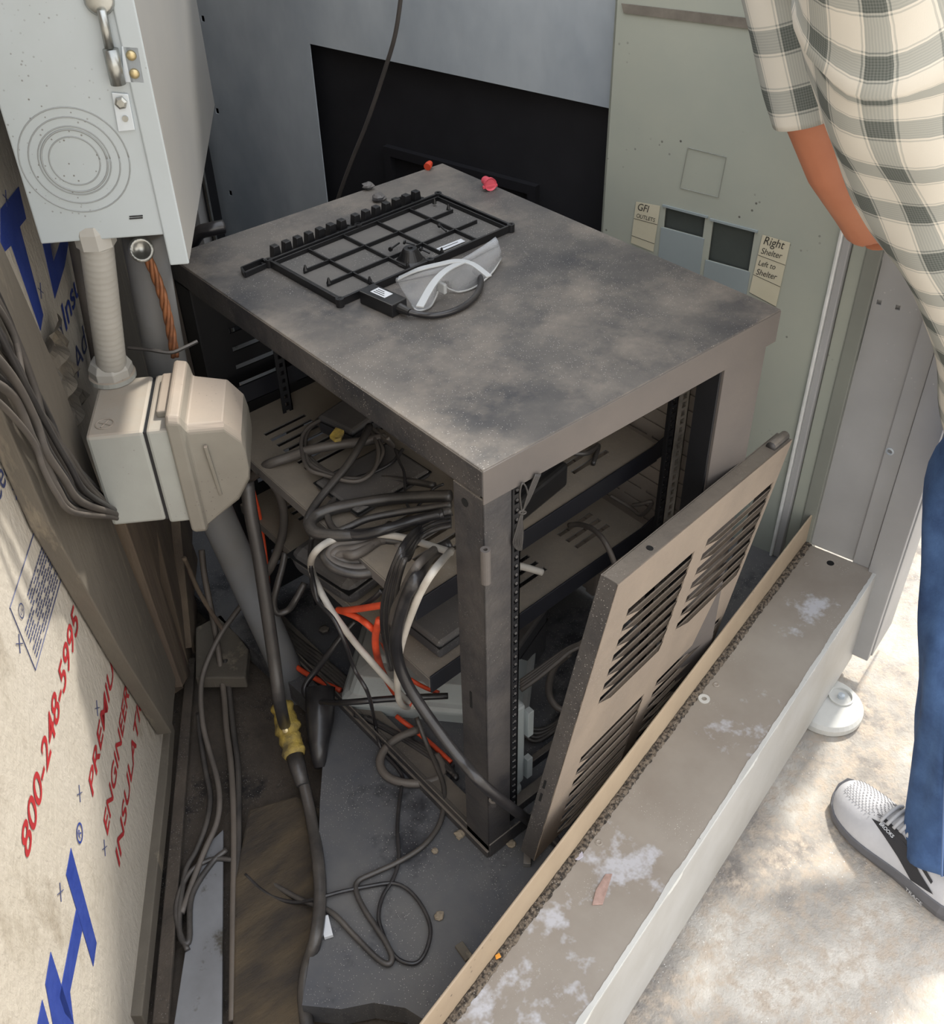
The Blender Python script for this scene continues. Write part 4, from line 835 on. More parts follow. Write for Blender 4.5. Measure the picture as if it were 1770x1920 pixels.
cable(c6, [(300, 1190, .34), (280, 1290, .32), (250, 1400, .30), (225, 1520, .27), (250, 1590, .25), (320, 1570, .25), (370, 1500, .27), (430, 1390, .29)], .0058, 'cable', 'black cable loop left of the lower shelf')
cable(c6, [(480, 1080, .5), (465, 1200, 'x', -.04), (475, 1330, 'x', -.05), (490, 1450, 'x', -.05), (540, 1540, 'x', -.05), (640, 1580, 'x', -.045), (760, 1570, 'x', -.04), (880, 1500, 'x', -.03), (940, 1440, 'x', -.02)], .004, 'cable_b', 'thin black cable sagging under the upper shelf front')
# cable down to the yellow connector, and below it
yc = [onP(463, 905, .36), onP(470, 960, .34), onP(485, 1040, .32), onP(497, 1120, .30), onP(513, 1230, .27), onP(525, 1320, .24), at(537, 1370, .02), at(553, 1420, .0)]
mk('cable', MB().tube(spline(yc, 6), .011, 12), M['cable'], smooth=True, label='thick black cord coming down behind the receptacle box to the yellow connector', cat='cable')
yt = thing('cord_connector', at(540, 1370, 0), 'yellow taped cord connector hanging at the left edge of the slab', 'connector')
ya, yb = at(528, 1322, .045), at(553, 1418, .02); rings = []
for k in range(15):
    t_ = k/14; p = ya+(yb-ya)*t_; rr = .020+.0022*math.sin(k*2.1)+(.003 if 4 < k < 8 else 0); ax_ = (yb-ya)/np.linalg.norm(yb-ya); x_ = np.cross(ax_, fw); x_ /= np.linalg.norm(x_); y_ = np.cross(ax_, x_)
    rings.append([p+rr*(math.cos(a_)*x_+math.sin(a_)*y_*.8)*(1+.06*g_.normal()) for a_ in np.linspace(0, 2*math.pi, 14, endpoint=False)])
mk('taped_body', MB().loft(rings), M['yellow'], yt, smooth=True)
mk('clamp_screw', MB().lathe(ya+(yb-ya)*.45-fw*.018, -fw, [(.006, 0), (.005, .005), (.001, .006)], 10), M['brass'], yt)
mk('rubber_boot', MB().tube([yb, yb+(yb-ya)*.25, yb+(yb-ya)*.55], .012, 14, [.016, .0145, .011]), M['cable'], yt, smooth=True)
yd = [at(560, 1430, .015), at(572, 1480, .0), at(585, 1540, -.01), at(597, 1620, .008), at(600, 1690, .008), at(592, 1760, .01), at(577, 1810, -.02), at(570, 1870, -.03), at(578, 1940, -.03)]
mk('cable', MB().tube(spline(yd, 6), .0105, 12), M['cable'], smooth=True, label='thick black cord running from the yellow connector along the slab edge to the front', cat='cable')
mk('rubber_sleeve', MB().tube([at(600, 1290, .06), at(600, 1350, .03), at(597, 1400, .012), at(600, 1440, -.005)], .02, 14, [.028, .026, .018, .01]), M['cable_b'], smooth=True, label='tapered dark rubber sleeve beside the yellow connector', cat='sleeve')
# left gap cables
cable(c3, [(1520, 600, .16), (1490, 690, .13), (1420, 790, .10), (1340, 900, .07), (1270, 1030, .04), (1215, 1180, .015), (1205, 1320, 0), (1220, 1480, -.01), (1260, 1640, -.02), (1300, 1780, -.02), (1318, 1920, -.02), (1300, 2060, -.025), (1230, 2220, -.03), (1160, 2400, -.035), (1090, 2600, -.035)], .0052, 'cable_g', 'dusty cable crossing in front of the pipe and running along the left gap')
cable(c3, [(1210, 420, .2), (1225, 560, .16), (1255, 720, .12), (1290, 900, .06), (1320, 1100, 0), (1345, 1300, -.03), (1360, 1500, -.035), (1385, 1700, -.035), (1400, 1950, -.035), (1405, 2200, -.035), (1400, 2600, -.035), (1395, 3250, -.035)], .006, 'cable_t', 'long straight dusty cable running down the left gap, left of the pair')
cable(c3, [(1350, 1080, .0), (1375, 1250, -.03), (1400, 1500, -.035), (1430, 1750, -.035), (1432, 2200, -.035), (1428, 2700, -.035), (1425, 3260, -.035)], .0055, 'cable', 'long straight dusty cable running down the left gap, right of the pair')
cable(c3, [(1190, 1400, -.02), (1205, 1560, -.03), (1235, 1750, -.03), (1262, 1900, -.03), (1240, 2060, -.03), (1180, 2220, -.035), (1120, 2330, -.035), (1090, 2480, -.035), (1075, 2650, -.035), (1090, 2760, -.035), (1135, 2760, -.035), (1150, 2500, -.035), (1270, 2300, -.035), (1360, 2220, -.033)], .005, 'cable', 'dark cable doubling back on itself over the metal strip in the left gap')
cable(c3, [(1105, 470, .24), (1130, 520, .2), (1170, 620, .16), (1210, 700, .13), (1290, 830, .09), (1340, 900, .07)], .0045, 'ply', 'frayed brown wire below the receptacle box')
cable(c3, [(1500, 0, .42), (1530, 100, .38), (1560, 220, .33), (1580, 350, .28), (1597, 480, .24), (1610, 620, .19)], .0035, 'orange', 'thin reddish wire beside the thick black cord')
# black printed cable behind the receptacle box
cable(ident, [(420, 425, .80), (395, 430, .80), (370, 440, .79), (352, 480, .75), (352, 540, .69), (362, 600, .62), (380, 680, .53), (405, 760, .44), (430, 850, .34)], .0115, 'cable_b', 'thick black printed cable hanging left of the rack corner')
cable(ident, [(335, 500, .72), (342, 560, .66), (352, 620, .6), (370, 700, .5), (395, 780, .42)], .004, 'cable', 'thin black cable between the pipe and the printed cable')
# bundle of telephone cables over the stud
xs0 = [(-30, 470), (-30, 520), (-30, 560), (-30, 600), (-30, 640), (-30, 680), (-30, 560), (-30, 620), (-30, 700), (-30, 580), (-30, 650), (-30, 740)]
for k in range(12):
    dx = k*3.2; g2 = g_.normal(size=8)*5; d0 = -.515+.006*(k % 4)
    pts = [onW(-40, 480+k*22, d0), onW(15+dx*.3+g2[0], 600+k*15+g2[1], d0), onW(60+dx*.2+g2[2], 710+k*11, d0), onW(100+g2[3]-k*1.5, 790+k*8, d0), onW(135-k*2.5+g2[4], 850+k*7, d0+.003), onW(165-k*2+g2[5], 905+k*5, d0+.005), onW(205, 945+k*2.2, d0+.006), onW(238, 962+k*1.2, d0+.004)]
    ordn = ('uppermost', 'second from the top', 'third from the top', 'fourth from the top', 'fifth from the top', 'sixth from the top', 'seventh from the top', 'eighth from the top', 'ninth from the top', 'tenth from the top', 'next to lowest', 'lowest')[k]
    mk('cable', MB().tube(spline(pts, 6), (.0042, .005, .0036)[k % 3], 8), M['cable_t' if k % 3 else 'cable'], smooth=True, label='dusty cable strung over the leaning stud, %s of the bunch' % ordn, cat='cable', group='dusty cables strung over the leaning stud')
# grey crumpled sheet behind the receptacle
mb = terrain(onW(118, 880, -.548), W*1., Z, 14, 14, .15, .16, .0, 5)
vs_ = []
for p in mb.v: vs_.append(tuple(np.array(p)+WN*(.012*abs(math.sin(p[0]*90+p[2]*60))+.010*math.sin(p[2]*140))))
mb.v = vs_
mk('crumpled_wrap', mb, M['wood'], label='crumpled grey brown wrap left of the receptacle box', cat='wrap', smooth=False)
mk('cardboard_strip', MB().prism([onW(x, y, -.545) for x, y in ((205, 440), (262, 440), (300, 830), (228, 860))], -WN*.01), M['wood'], label='brown strip of sheathing behind the flexible conduit', cat='board')
mk('dark_pipe', MB().tube([onW(140, 440, -.53), onW(190, 700, -.53)], .012, 12), M['cable_t'], label='thin dark pipe behind the flexible conduit', cat='pipe', smooth=True)
#@@DEVICES
# finned adapter on the upper shelf seen from the front
fa = thing('finned_power_supply', V(.2, .2, .503), 'black finned power supply lying on the upper shelf', 'power supply')
f0, f1 = at(985, 990, .505), at(1075, 915, .505); fd = f1-f0; fn = np.cross(Z, fd); fn /= np.linalg.norm(fn)
if fn[1] < 0: fn = -fn
f0 = f0+fn*.01
mk('supply_body', MB().box(f0, fd, fn*.085, Z*.045), M['plastic'], fa, bevel=.006)
for k in range(6): mk('cooling_fin', MB().box(f0+fn*(.012+.012*k)+Z*.045+fd*.06, fd*.88, fn*.004, Z*.006), M['plastic'], fa)
fe = f1+fn*.04+Z*.03
mk('cord', MB().tube(spline([fe, fe+fd*.2+fn*.01, at(1100, 850, .53), at(1122, 835, .51), at(1112, 870, .505)]), .004, 8), M['cable'], fa, smooth=True)
# tied bunch of thin wires hanging on the near rail
tb = thing('wire_bunch', V(.075, .0, .66), 'tied bunch of thin black wires hanging on the near rail', 'wire bunch')
cz = lambda x, y, yy=-.004: on(900+x/4.425, 780+y/4.425, V(0, yy, 0), V(0, 1, 0))
for k in range(5):
    o = k*9
    mk('wire', MB().tube(spline([cz(500-o, 480), cz(450-o, 600), cz(400-o*.6, 710), cz(345+o*.3, 800), cz(300+o, 950), cz(275+o*1.6, 1060), cz(330+o*.4, 1110), cz(355-o*.3, 1000), cz(345, 830)], 5), .0014, 6), M['cable'], tb, smooth=True)
mk('wire_loop', MB().tube(spline([cz(345, 800), cz(330, 650), cz(350, 560), cz(385, 600), cz(395, 700), cz(350, 800)]), .0014, 6), M['cable'], tb, smooth=True)
mk('wire_wrap', MB().tube(spline([cz(320, 800), cz(350, 815), cz(380, 800), cz(350, 785), cz(320, 800)]), .0016, 6), M['cable'], tb, smooth=True)
cable(lambda x, y: (900+x/4.425, 780+y/4.425), [(740, 905, .345), (830, 900, .36), (930, 935, .38), (1020, 1020, .385), (1080, 1130, .37), (1115, 1230, .35), (1120, 1290, .32)], .0048, 'cable_g', 'grey cable arching out of the lower shelf slots to the leaning door')
cable(lambda x, y: (900+x/4.425, 780+y/4.425), [(1080, 660, .345), (1150, 700, .34), (1250, 760, .335), (1330, 820, .335), (1400, 770, .36), (1420, 710, .38), (1340, 730, .37), (1270, 740, .36)], .0035, 'cable_g', 'thin cable loop at the far edge of the lower shelf')
# dusty boxes on the lower shelf / on the slab
def dbox(name, c, sx, sy, sz, ang_, m_, label, bev=.006, cat='box', extra=None):
    a_ = math.radians(ang_); ex = V(math.cos(a_), math.sin(a_), 0); ey = V(-ex[1], ex[0], 0)
    t_ = thing(name, c, label, cat); mk('case', MB().cbox(np.asarray(c)+Z*sz/2, sx, sy, sz, (ex, ey, Z)), M[m_], t_, bevel=bev)
    mk('lid_seam', MB().cbox(np.asarray(c)+Z*sz*.72, sx+.0015, sy+.0015, .0022, (ex, ey, Z)), M['hole'], t_)
    return t_, ex, ey
dbox('network_switch', at(700, 905, .503), .15, .11, .014, 3, 'device', 'flat dusty dark box on the upper shelf beneath the thick cables')
dbox('power_brick', at(668, 800, .503), .10, .08, .035, 12, 'device', 'dusty dark brick on the upper shelf inside the cable coil')
mk('yellow_clip', MB().prism([at(618, 822, .545), at(630, 806, .55), at(646, 812, .55), at(640, 828, .545), at(628, 830, .545)], Z*.006), M['yellow'], bevel=.001, label='crumpled yellow tape scrap inside the grey coil', cat='tape')
dbox('round_device', at(645, 1075, .328), .11, .15, .05, 8, 'device', 'rounded dusty black device on the lower shelf', .02)
dbox('network_router', V(.085, .215, .328), .11, .13, .035, 3, 'device', 'dusty dark router at the near corner of the lower shelf')
# light grey plastic enclosure lying on the slab inside the rack
pe = thing('plastic_enclosure', V(.09, .22, 0), 'light grey plastic utility enclosure lying on the slab inside the rack', 'plastic box')
q0, q1 = at(643, 1320, .03), at(985, 1352, .03); ex = q1-q0; L_ = np.linalg.norm(ex); ex /= L_; ey = np.cross(Z, ex)
def pring(i, z, r=.02): 
    out = []
    for cx, cy, a0_ in ((L_-i-r, i+r, -90), (L_-i-r, .23-i-r, 0), (i+r, .23-i-r, 90), (i+r, i+r, 180)):
        for k in range(4): a_ = math.radians(a0_+30*k); out.append(q0*V(1, 1, 0)+ex*(cx+r*math.cos(a_))+ey*(cy+r*math.sin(a_))+Z*z)
    return out
mk('enclosure_base', MB().loft([pring(.006, 0), pring(.002, .025), pring(0, .03)]), M['plast_box'], pe)
mk('enclosure_lid', MB().loft([pring(-.004, .030), pring(-.005, .040), pring(.0, .046), pring(.008, .050), pring(.02, .088), pring(.045, .094)]), M['plast_box'], pe, bevel=.002)
mk('lid_panel', MB().loft([pring(.05, .094), pring(.055, .108), pring(.065, .110)]), M['plast_box'], pe, bevel=.002)
mk('lid_screw', MB().lathe(q0*V(1, 1, 0)+ex*.03+ey*.19+Z*.094, Z, [(.007, 0), (.007, .004), (.003, .004), (.003, .001)], 16), M['zinc'], pe)
mk('lid_screw', MB().lathe(q0*V(1, 1, 0)+ex*(L_-.03)+ey*.04+Z*.09, Z, [(.007, 0), (.007, .004), (.003, .004), (.003, .001)], 16), M['zinc'], pe)
mk('lid_latch', MB().box(q0*V(1, 1, 0)+ex*(L_*.72)-ey*.007+Z*.022, ex*.012, ey*.008, Z*.03), M['pvc'], pe, bevel=.001)
# tall grey box standing behind the near post
tg = thing('meter_box', V(.13, .10, 0), 'upright light grey plastic box standing inside the rack behind the near post', 'plastic box')
m0, m1 = at(975, 1350, .0), at(1012, 1338, .0); ex_ = V(1, 0, 0)
b0 = V(.085, .05, 0)
mk('case', MB().box(b0+V(0, 0, .04), V(.04, 0, 0), V(0, .06, 0), Z*.20), M['plast_box'], tg, bevel=.006)
mk('case_foot', MB().box(b0+V(.002, -.002, 0), V(.034, 0, 0), V(0, .05, 0), Z*.04), M['plast_box'], tg, bevel=.01)
mk('hinge_strip', MB().box(b0+V(.04, -.006, .05), V(.012, 0, 0), V(0, .012, 0), Z*.05), M['plast_box'], tg, bevel=.001)
mk('hinge_strip', MB().box(b0+V(.04, -.006, .16), V(.012, 0, 0), V(0, .012, 0), Z*.06), M['plast_box'], tg, bevel=.001)
mk('case_screw', MB().lathe(b0+V(.012, -.001, .16), V(0, -1, 0), [(.004, 0), (.003, .002), (.0005, .002)], 12), M['zinc'], tg)
# tied grey wires and loose loop in the lower bay
for k in range(4):
    o = k*16; cable(c1, [(372, 525+o, .16), (450, 470+o, .17), (550, 400+o*.8, .18), (640, 340+o*.5, .19), (720, 300+o*.3, .2), (770, 210+o*.2, .22)], .0042, 'cable_g', 'grey wire in the tied group by the leaning door, '+('uppermost', 'second', 'third', 'lowest')[k]+' of four', group='tied grey wires in the lower bay')
cable(c1, [(640, 370, .17), (570, 430, .14), (535, 510, .11), (530, 590, .08), (560, 655, .06), (620, 690, .05), (665, 680, .05)], .0065, 'cable_g', 'thick pale grey cable loop behind the edge of the leaning door')
for k in range(4):
    o = k*22; cable(c1, [(370, 740+o, .03), (450, 790+o, .015), (540, 770+o*.6, .012), (620, 700+o*.5, .012), (680, 620+o*.4, .02)], .004, 'cable', 'dark cable on the slab under the lower bay, '+('farthest', 'second', 'third', 'nearest')[k]+' of four', group='dark cables on the slab under the lower bay')
dbox('black_carton', V(.30, .30, 0), .14, .12, .12, 20, 'device', 'dark dusty box on the slab at the back of the lower bay')
#@@GROUND
# metal strip, planks and bark in the left pit
mk('metal_strip', MB().prism([at(x, y, -.045) for x, y in ((378, 1600), (420, 1560), (418, 1925), (328, 1925))], Z*.008), mat('strip_metal', (140, 142, 146), (112, 112, 114), 6, .45, .3, blot=(80, 76, 70), bl=(.55, .62), blsc=9), label='flat light grey metal strip lying in the left gap', cat='metal strip', bevel=.001)
mk('steel_channel', MB().prism([at(x, y, -.045) for x, y in ((352, 1240), (368, 1240), (318, 1925), (288, 1925))], Z*.012), M['dirt'], label='dark dirty channel between the batten and the metal strip', cat='metal strip', bevel=.002)
mk('wood_block', MB().prism([at(x, y, -.03) for x, y in ((372, 1195), (420, 1170), (470, 1235), (465, 1290), (372, 1290))], Z*.03), M['wood'], label='dusty wood block at the back of the left gap', cat='wood block', bevel=.003)
pk = [at(x, y, -.05) for x, y in ((470, 1530), (560, 1505), (605, 1530), (602, 1700), (590, 1860), (575, 1935), (440, 1935), (445, 1660))]
mk('weathered_plank', MB().prism(pk, Z*.022), M['bark'], label='rough brown weathered plank beside the slab edge', cat='plank', bevel=.004)
mk('plate_bolt', MB().lathe(at(608, 1183, .012), Z, [(.011, 0), (.011, .006), (.007, .008), (.001, .008)], 6), M['rack'], label='dark hex bolt on the dusty plate inside the rack', cat='bolt')
def chip(p0, p1, w_, th, z, name, m_, label, cat):
    a_, b_ = at(*p0, z), at(*p1, z); d = b_-a_; n_ = np.cross(Z, d); n_ /= np.linalg.norm(n_)
    return mk(name, MB().box(a_-n_*w_/2, d, n_*w_, Z*th), m_, bevel=.001, label=label, cat=cat)
chip((990, 1582), (988, 1626), .012, .010, 0, 'foam_chip', M['pvc'], 'grey blue foam chip on the slab near the sill', 'chip')
chip((608, 1722), (617, 1760), .014, .008, .001, 'foam_chip', M['label'], 'white foam chip on the slab beside the thick cord', 'chip')
for i, (x, y, r_, lb_) in enumerate(((862, 1564, .009, 'left of the rack corner'), (960, 1582, .008, 'just right of the rack corner'), (824, 1717, .008, 'in the middle of the slab'), (815, 1595, .006, 'reddish patch side'), (1097, 1502, .007, 'between the door louvres and the sill'), )):
    crumb(at(x, y, .003), r_, 'pebble', 'small tan pebble on the slab, '+lb_, cat='pebble', group='pebbles on the slab')
chip((860, 1772), (880, 1800), .014, .006, 0, 'wood_chip', M['wood'], 'brown wood chip against the sill flange', 'chip')
# white round foot pad on the pavement
pd = thing('foot_pad', at(1560, 1325, -.219), 'white round steel foot pad on the pavement under the column', 'foot pad')
pc = at(1548, 1330, -.219); pc = pc+V(.0, .0, 0)
mk('pad_disc', MB().lathe(pc, Z, [(.072, 0), (.074, .004), (.074, .016), (.068, .024), (.040, .028)], 40), M['pad'], pd, bevel=.001)
pt_ = at(1577, 1306, -.19)
mk('leg_socket', MB().lathe(pt_, Z, [(.026, -.004), (.026, .003), (.0225, .003), (.0215, -.006), (.0005, -.006)], 28), M['pad'], pd)
mk('leg_stud', MB().lathe(pt_-Z*.006, Z, [(.008, 0), (.007, .012), (.0005, .013)], 12), M['zinc'], pd)
#@@PERSON
GZ = -.22
pr = thing('person', V(.72, -.42, GZ), 'person in grey and white plaid shirt, blue jeans and running shoes standing at right edge', 'person')
# body: one continuous surface
bm_ = MB()
def edge(x, y, z, r): return at(x, y, z)+RI*r
hem_c = edge(1757, 770, .64, .155)
spine = [(edge(1786, 800, .60, .165)), (edge(1772, 650, .76, .155)), (edge(1700, 440, .93, .160)), (edge(1600, 250, 1.07, .165)), (edge(1500, 50, 1.20, .170)), (edge(1430, -180, 1.33, .175)), (edge(1420, -420, 1.44, .09))]
el = at(1640, 416, .84); slv = at(1535, 245, 1.0); sho = at(1478, -60, 1.20)
hand_c = el+V(.20, -.05, -.02)
fore = el+(hand_c-el)
nd6 = (spine[6]-spine[5])/np.linalg.norm(spine[6]-spine[5]); nk = spine[6]+nd6*.05; hd = nk+nd6*.03+Z*.12
bm_.tube([spine[0], spine[1], spine[2], spine[3], spine[4], spine[5], spine[6]], .1, 16, [.13, .115, .115, .12, .125, .12, .06])
bm_.tube([spine[5], spine[6], nk, hd-Z*.02], .055, 12)
bm_.lathe(hd-Z*.11, Z, [(.02, -.005), (.055, .01), (.072, .06), (.078, .12), (.07, .17), (.04, .21), (.01, .222)], 20)
fdir = V(-.35, .93, 0); fdir /= np.linalg.norm(fdir); sd_ = np.cross(fdir, Z)
bm_.tube([hd+fdir*.07+Z*.02, hd+fdir*.092-Z*.015], .012, 8, [.008, .014])        # nose
for s_ in (-1, 1): bm_.tube([hd+sd_*s_*.074-Z*.02, hd+sd_*s_*.08+Z*.02], .012, 8)      # ears
bm_.tube([sho, slv+(sho-slv)*.35, slv+(el-slv)*.35, el+(slv-el)*.22, el], .04, 16, [.055, .052, .048, .046, .047])
bm_.tube([el, el+(fore-el)*.35, el+(fore-el)*.75, fore], .035, 14, [.045, .042, .033, .026])
def hand(c, d, nrm, mb):
    d = d/np.linalg.norm(d); s = np.cross(d, nrm); s /= np.linalg.norm(s)
    mb.tube([c, c+d*.045, c+d*.085], .03, 12, [.026, .036, .034])
    for k, L_ in enumerate((.062, .072, .068, .052)):
        b_ = c+d*.08+s*(k-1.5)*.0185; mb.tube([b_-d*.01, b_+d*L_*.45-nrm*.008, b_+d*L_*.8-nrm*.026, b_+d*L_-nrm*.044], .008, 8, [.0095, .009, .0085, .007])
    mb.tube([c+d*.025-s*.025, c+d*.05-s*.048-nrm*.01, c+d*.08-s*.056-nrm*.02], .01, 8, [.012, .0105, .009])
hand(fore, RI*1., -fw, bm_)
# near side arm hangs beyond the frame
sho2 = spine[5]+V(.15, -.12, -.03); el2 = sho2+V(.10, -.14, -.25); fo2 = el2+V(.17, -.07, -.17)
bm_.tube([sho2, sho2*.5+el2*.5, el2], .045, 14, [.055, .046, .04]); bm_.tube([el2, el2*.6+fo2*.4, fo2], .035, 12, [.04, .038, .026]); hand(fo2, fo2-el2, V(-1, 0, 0), bm_)
hipL = spine[0]+V(-.05, -.06, -.02); hipR = spine[0]+V(.10, .02, -.02)
lp = [hipL, edge(1756, 900, .45, .088), edge(1742, 1100, .28, .082), edge(1730, 1300, .14, .076), edge(1726, 1450, .01, .074), edge(1724, 1590, -.10, .072)]
rp2 = [hipR]+[p+V(.30, -.10, 0) for p in lp[1:]]
for q_ in (lp, rp2): bm_.tube(q_, .07, 14, [.09, .075, .06, .052, .045, .04])
bo = mk('body', bm_, M['skin'], pr, smooth=True)
rm = bo.modifiers.new('one_surface', 'REMESH'); rm.mode = 'VOXEL'; rm.voxel_size = .0055; rm.use_smooth_shade = True
sm = bo.modifiers.new('smooth', 'SMOOTH'); sm.iterations = 4
mk('hair', MB().lathe(hd-Z*.02-fdir*.012, Z, [(.084, 0), (.088, .05), (.084, .09), (.06, .125), (.02, .142), (.002, .145)], 22), M['hair'], pr, smooth=True)
for s_ in (-1, 1): mk('eye', MB().lathe(hd+fdir*.070+sd_*s_*.030+Z*.012, fdir, [(.009, 0), (.006, .005), (.0005, .007)], 12), M['hole'], pr)
mk('mouth', MB().tube([hd+fdir*.073-sd_*.022-Z*.048, hd+fdir*.079-Z*.05, hd+fdir*.073+sd_*.022-Z*.048], .0035, 8), M['red'], pr)
# shirt
def cloth(centers, rad, name, m_, nseg=48, wr=.004, uo=0, cap=False, ph=0, fr=None, thick=.0015, par=None):
    C_ = spline(centers, 10); n = len(C_); R_ = np.interp(np.linspace(0, len(rad)-1, n), range(len(rad)), [r_[0] for r_ in rad]); R2_ = np.interp(np.linspace(0, len(rad)-1, n), range(len(rad)), [r_[1] for r_ in rad])
    mb = MB(); vs = []; uvs = []; d = 0; ref = V(0, 1, 0) if fr is None else fr
    for i, c in enumerate(C_):
        t_ = C_[min(i+1, n-1)]-C_[max(i-1, 0)]; t_ /= np.linalg.norm(t_); x_ = np.cross(ref, t_); x_ /= np.linalg.norm(x_); y_ = np.cross(t_, x_)
        if i: d += np.linalg.norm(c-C_[i-1])
        for k in range(nseg+1):
            a_ = 2*math.pi*k/nseg; w_ = 1+wr/.15*(math.sin(a_*3+i*.22+ph)+.6*math.sin(a_*7-i*.31+ph)+.4*math.sin(i*.5+a_*2))
            vs.append(c+x_*math.cos(a_)*R_[i]*w_+y_*math.sin(a_)*R2_[i]*w_); uvs.append((a_*(R_[i].mean() if False else np.mean(R_)+np.mean(R2_))/2+uo, d))
    fs = [(i*(nseg+1)+k, i*(nseg+1)+k+1, (i+1)*(nseg+1)+k+1, (i+1)*(nseg+1)+k) for i in range(n-1) for k in range(nseg)]
    mb.add(vs, fs); mb.uv = uvs; o = mk(name, mb, m_, par or pr, smooth=True); md = o.modifiers.new('solid', 'SOLIDIFY'); md.thickness = thick; return o
sh = cloth(spine, [(.165, .150), (.165, .145), (.165, .145), (.17, .14), (.175, .14), (.18, .14), (.08, .075)], 'shirt', M['plaid'], wr=.004, uo=.02)
cloth([slv+(sho-slv)*.12, slv+(sho-slv)*.5, sho, sho+(sho-slv)*.35, spine[5]], [(.060, .056), (.064, .060), (.066, .064), (.075, .07), (.08, .08)], 'sleeve', M['plaid'], wr=.002, uo=.03, par=sh)
cloth([sho2+(el2-sho2)*.75, sho2+(el2-sho2)*.4, sho2, spine[5]], [(.07, .065), (.075, .07), (.08, .08), (.09, .08)], 'sleeve', M['plaid'], wr=.002, uo=.01, par=sh)
mk('collar', MB().tube([spine[6]-Z*.01, nk], .07, 20, [.078, .062]), M['plaid'], sh, smooth=True)
# jeans
jn = cloth([spine[0]+Z*.06, spine[0], spine[0]-Z*.06], [(.150, .135), (.155, .14), (.15, .14)], 'jeans', M['jean'], wr=.002)
for q_, nm in ((lp, 'trouser_leg'), (rp2, 'trouser_leg')):
    c_ = [q_[0]]+q_[1:5]+[q_[5]-Z*.035+V(0, -.005, 0)]
    cloth(c_, [(.105, .11), (.088, .09), (.082, .085), (.078, .082), (.075, .082), (.072, .085)], nm, M['jean'], wr=.009, par=jn, ph=.7)
seam = [p-RI*.058-UP*.03-fw*.055 for p in lp[1:]]
mk('leg_seam', MB().tube(spline(seam, 8), .0022, 6), M['stitch'], jn, smooth=True)
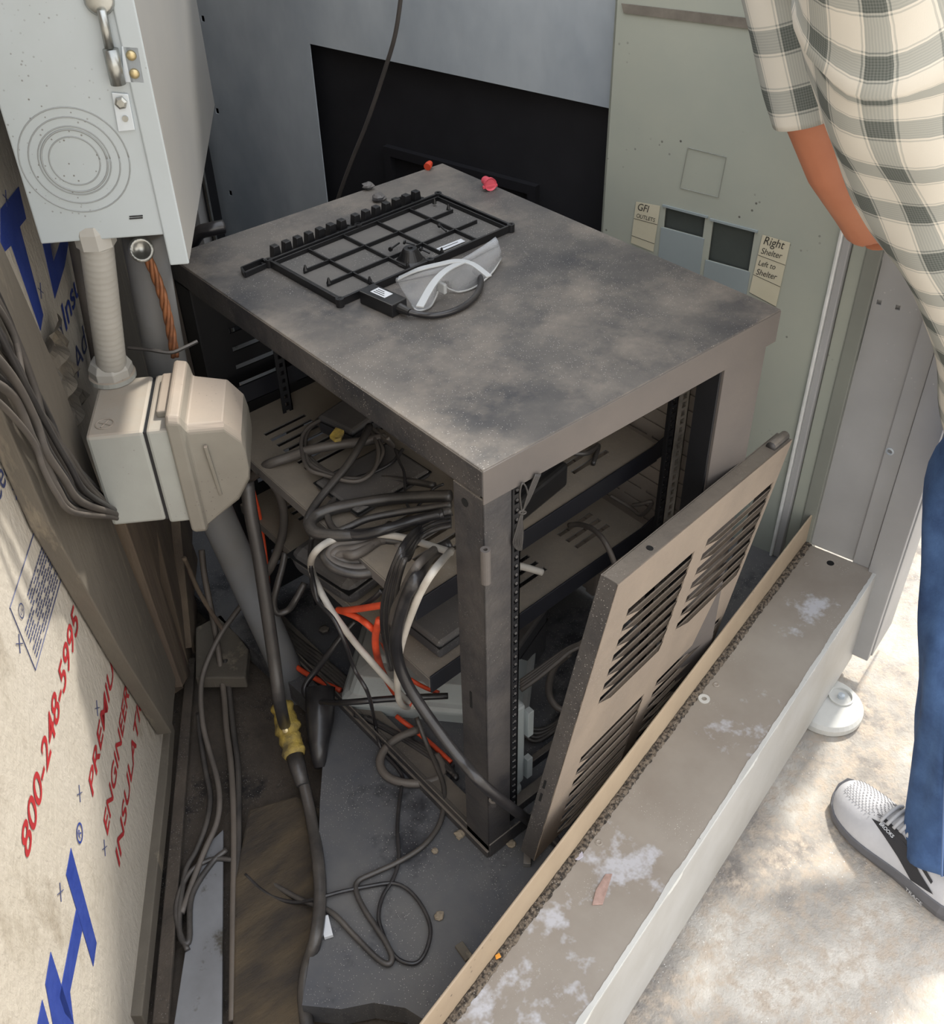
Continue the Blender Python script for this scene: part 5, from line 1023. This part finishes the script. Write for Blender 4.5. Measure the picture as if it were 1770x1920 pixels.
# shoes
def shoe(toe, ddir, name, label):
    ddir = ddir/np.linalg.norm(ddir); side = np.cross(Z, ddir)           # ddir: toe -> heel ; side: to the shoe's outer side
    L_ = .305; toe = np.array([toe[0], toe[1], GZ])
    S_ = [0, .02, .06, .12, .2, .3, .4, .5, .6, .7, .8, .9, .97, 1.]
    hw = [.012, .028, .041, .050, .055, .056, .053, .048, .044, .042, .040, .037, .028, .012]
    cen = [.012, .011, .009, .006, .003, 0, -.001, -.001, 0, 0, 0, 0, 0, 0]
    hu = [.030, .045, .058, .066, .073, .085, .100, .112, .118, .105, .098, .102, .104, .095]
    hs = [.022, .016, .013, .013, .015, .018, .021, .024, .027, .030, .032, .034, .036, .040]
    root = mk(name, MB().loft([[toe+ddir*L_*s+side*(cen[i]+hw[i]*1.04*x)+Z*(max(0, (s-.0)*0)+zz+(.014*(1-s/.12)**2 if s < .12 else 0)) for x, zz in ((-.92, 0), (.92, 0), (1.03, hs[i]*.55), (1.0, hs[i]+.006), (-1.0, hs[i]+.006), (-1.03, hs[i]*.55))] for i, s in enumerate(S_)]), M['sole'], pr, bevel=.002, label=label)
    rings = []
    for i, s in enumerate(S_):
        b = toe+ddir*L_*s+side*cen[i]; r_ = []
        for k in range(20):
            a_ = math.pi*2*k/20; x = math.cos(a_); z_ = math.sin(a_); up = max(z_, 0)
            r_.append(b+side*hw[i]*(np.sign(x)*abs(x)**.8)*(1-.35*up**2*(1 if s > .3 else .5))+Z*(hs[i]+(hu[i]-hs[i])*up**.9-(.006 if z_ < 0 else 0)))
        rings.append(r_)
    mb = MB().loft(rings); up_ = mk('shoe_upper', mb, M['shoe'], root, smooth=True); ss = up_.modifiers.new('sub', 'SUBSURF'); ss.levels = 1; ss.render_levels = 1
    def surf(s, a_, off=.001):    # a point on the upper surface
        i = min(int(np.searchsorted(S_, s))-1, len(S_)-2); i = max(i, 0); t_ = (s-S_[i])/(S_[i+1]-S_[i]); h = lambda A: A[i]*(1-t_)+A[i+1]*t_
        x = math.cos(a_); up = max(math.sin(a_), 0); W_ = h(hw)*(np.sign(x)*abs(x)**.8)*(1-.35*up**2*(1 if s > .3 else .5))
        n_ = side*x+Z*up; return toe+ddir*L_*s+side*(h(cen)+W_)+Z*(h(hs)+(h(hu)-h(hs))*up**.9)+n_*off
    def patch(quads, m_, nm, off=.0015):
        mb = MB()
        for q in quads:
            n = 8; G_ = [[surf(q[0][0]*(1-u)*(1-v)+q[1][0]*u*(1-v)+q[2][0]*u*v+q[3][0]*(1-u)*v, q[0][1]*(1-u)*(1-v)+q[1][1]*u*(1-v)+q[2][1]*u*v+q[3][1]*(1-u)*v, off) for v in np.linspace(0, 1, 4)] for u in np.linspace(0, 1, n)]
            mb.add([p for r_ in G_ for p in r_], [(i*4+j, (i+1)*4+j, (i+1)*4+j+1, i*4+j+1) for i in range(n-1) for j in range(3)])
        return mk(nm, mb, m_, root)
    for sg_ in ((1, -1)):
        A_ = lambda a_: a_ if sg_ == 1 else math.pi-a_
        patch([[(.33, A_(.90)), (.47, A_(.95)), (.84, A_(.22)), (.70, A_(.10))], [(.36, A_(1.05)), (.40, A_(1.12)), (.80, A_(.55)), (.80, A_(.45))]], M['shoeblack'], 'side_stripe')
    for k in range(6):
        s_ = .37+.042*k; w_ = .62
        mk('lace', MB().tube([surf(s_+.02*math.sin(a_), a_, .003+.002*math.sin(a_)) for a_ in np.linspace(.95, math.pi-.95, 9)], .0035, 8), M['lace'], root, smooth=True)
    mk('tongue', MB().prism([surf(.34, 1.1, .0006), surf(.34, math.pi-1.1, .0006), surf(.62, math.pi-1.15, .0006), surf(.62, 1.15, .0006)], Z*.002), M['sole'], root)
    mb = MB()
    for i in range(22):
        for j in range(7):
            s_ = .07+i*.0135; a_ = 1.0+j*.17+(.08 if i % 2 else 0); p = surf(s_, a_, .0012); mb.box(p, ddir*.0035, side*.0014, Z*.0003)
    mk('knit_perforation', mb, M['sole'], root, kind='stuff')
    return root, toe, ddir, side, surf
toeL = at(1533, 1478, -.2); dd_ = V(-.17, -.985, 0)
toeL = at(1548, 1500, -.2)
sl_, t_, dd_, sd2, surf = shoe(toeL+V(.035, 0, 0), dd_, 'shoe', 'light grey running shoe with black side stripe')
# find the camera side of the shoe and letter the stripe and midsole
ps = [surf(.45, .75, .002), surf(.45, math.pi-.75, .002)]
ca = .86 if np.linalg.norm(ps[0]-CAM) < np.linalg.norm(ps[1]-CAM) else math.pi-.86
p0 = surf(.39, ca, .004); p1 = surf(.55, ca+(-.22 if ca < 1.5 else .22), .004)
ex = (p1-p0)/np.linalg.norm(p1-p0); nrm_ = (CAM-p0)/np.linalg.norm(CAM-p0); eyy = np.cross(nrm_, ex); eyy -= ex*(eyy@ex); eyy /= np.linalg.norm(eyy)
text(sl_, 'printed_text', 'BROOKS', p0, ex, eyy, .0085, M['label'], .001, bold=.02)
sgn = -1 if np.linalg.norm((toeL-sd2)-CAM) < np.linalg.norm((toeL+sd2)-CAM) else 1
p0 = t_+dd_*.305*.70+sd2*sgn*.047+Z*.014; text(sl_, 'printed_text', 'TRACE', p0, dd_, Z, .012, M['label'], .002)
shoe(toeL+V(.36, -.14, 0), V(-.1, -.99, 0), 'shoe', 'far shoe')
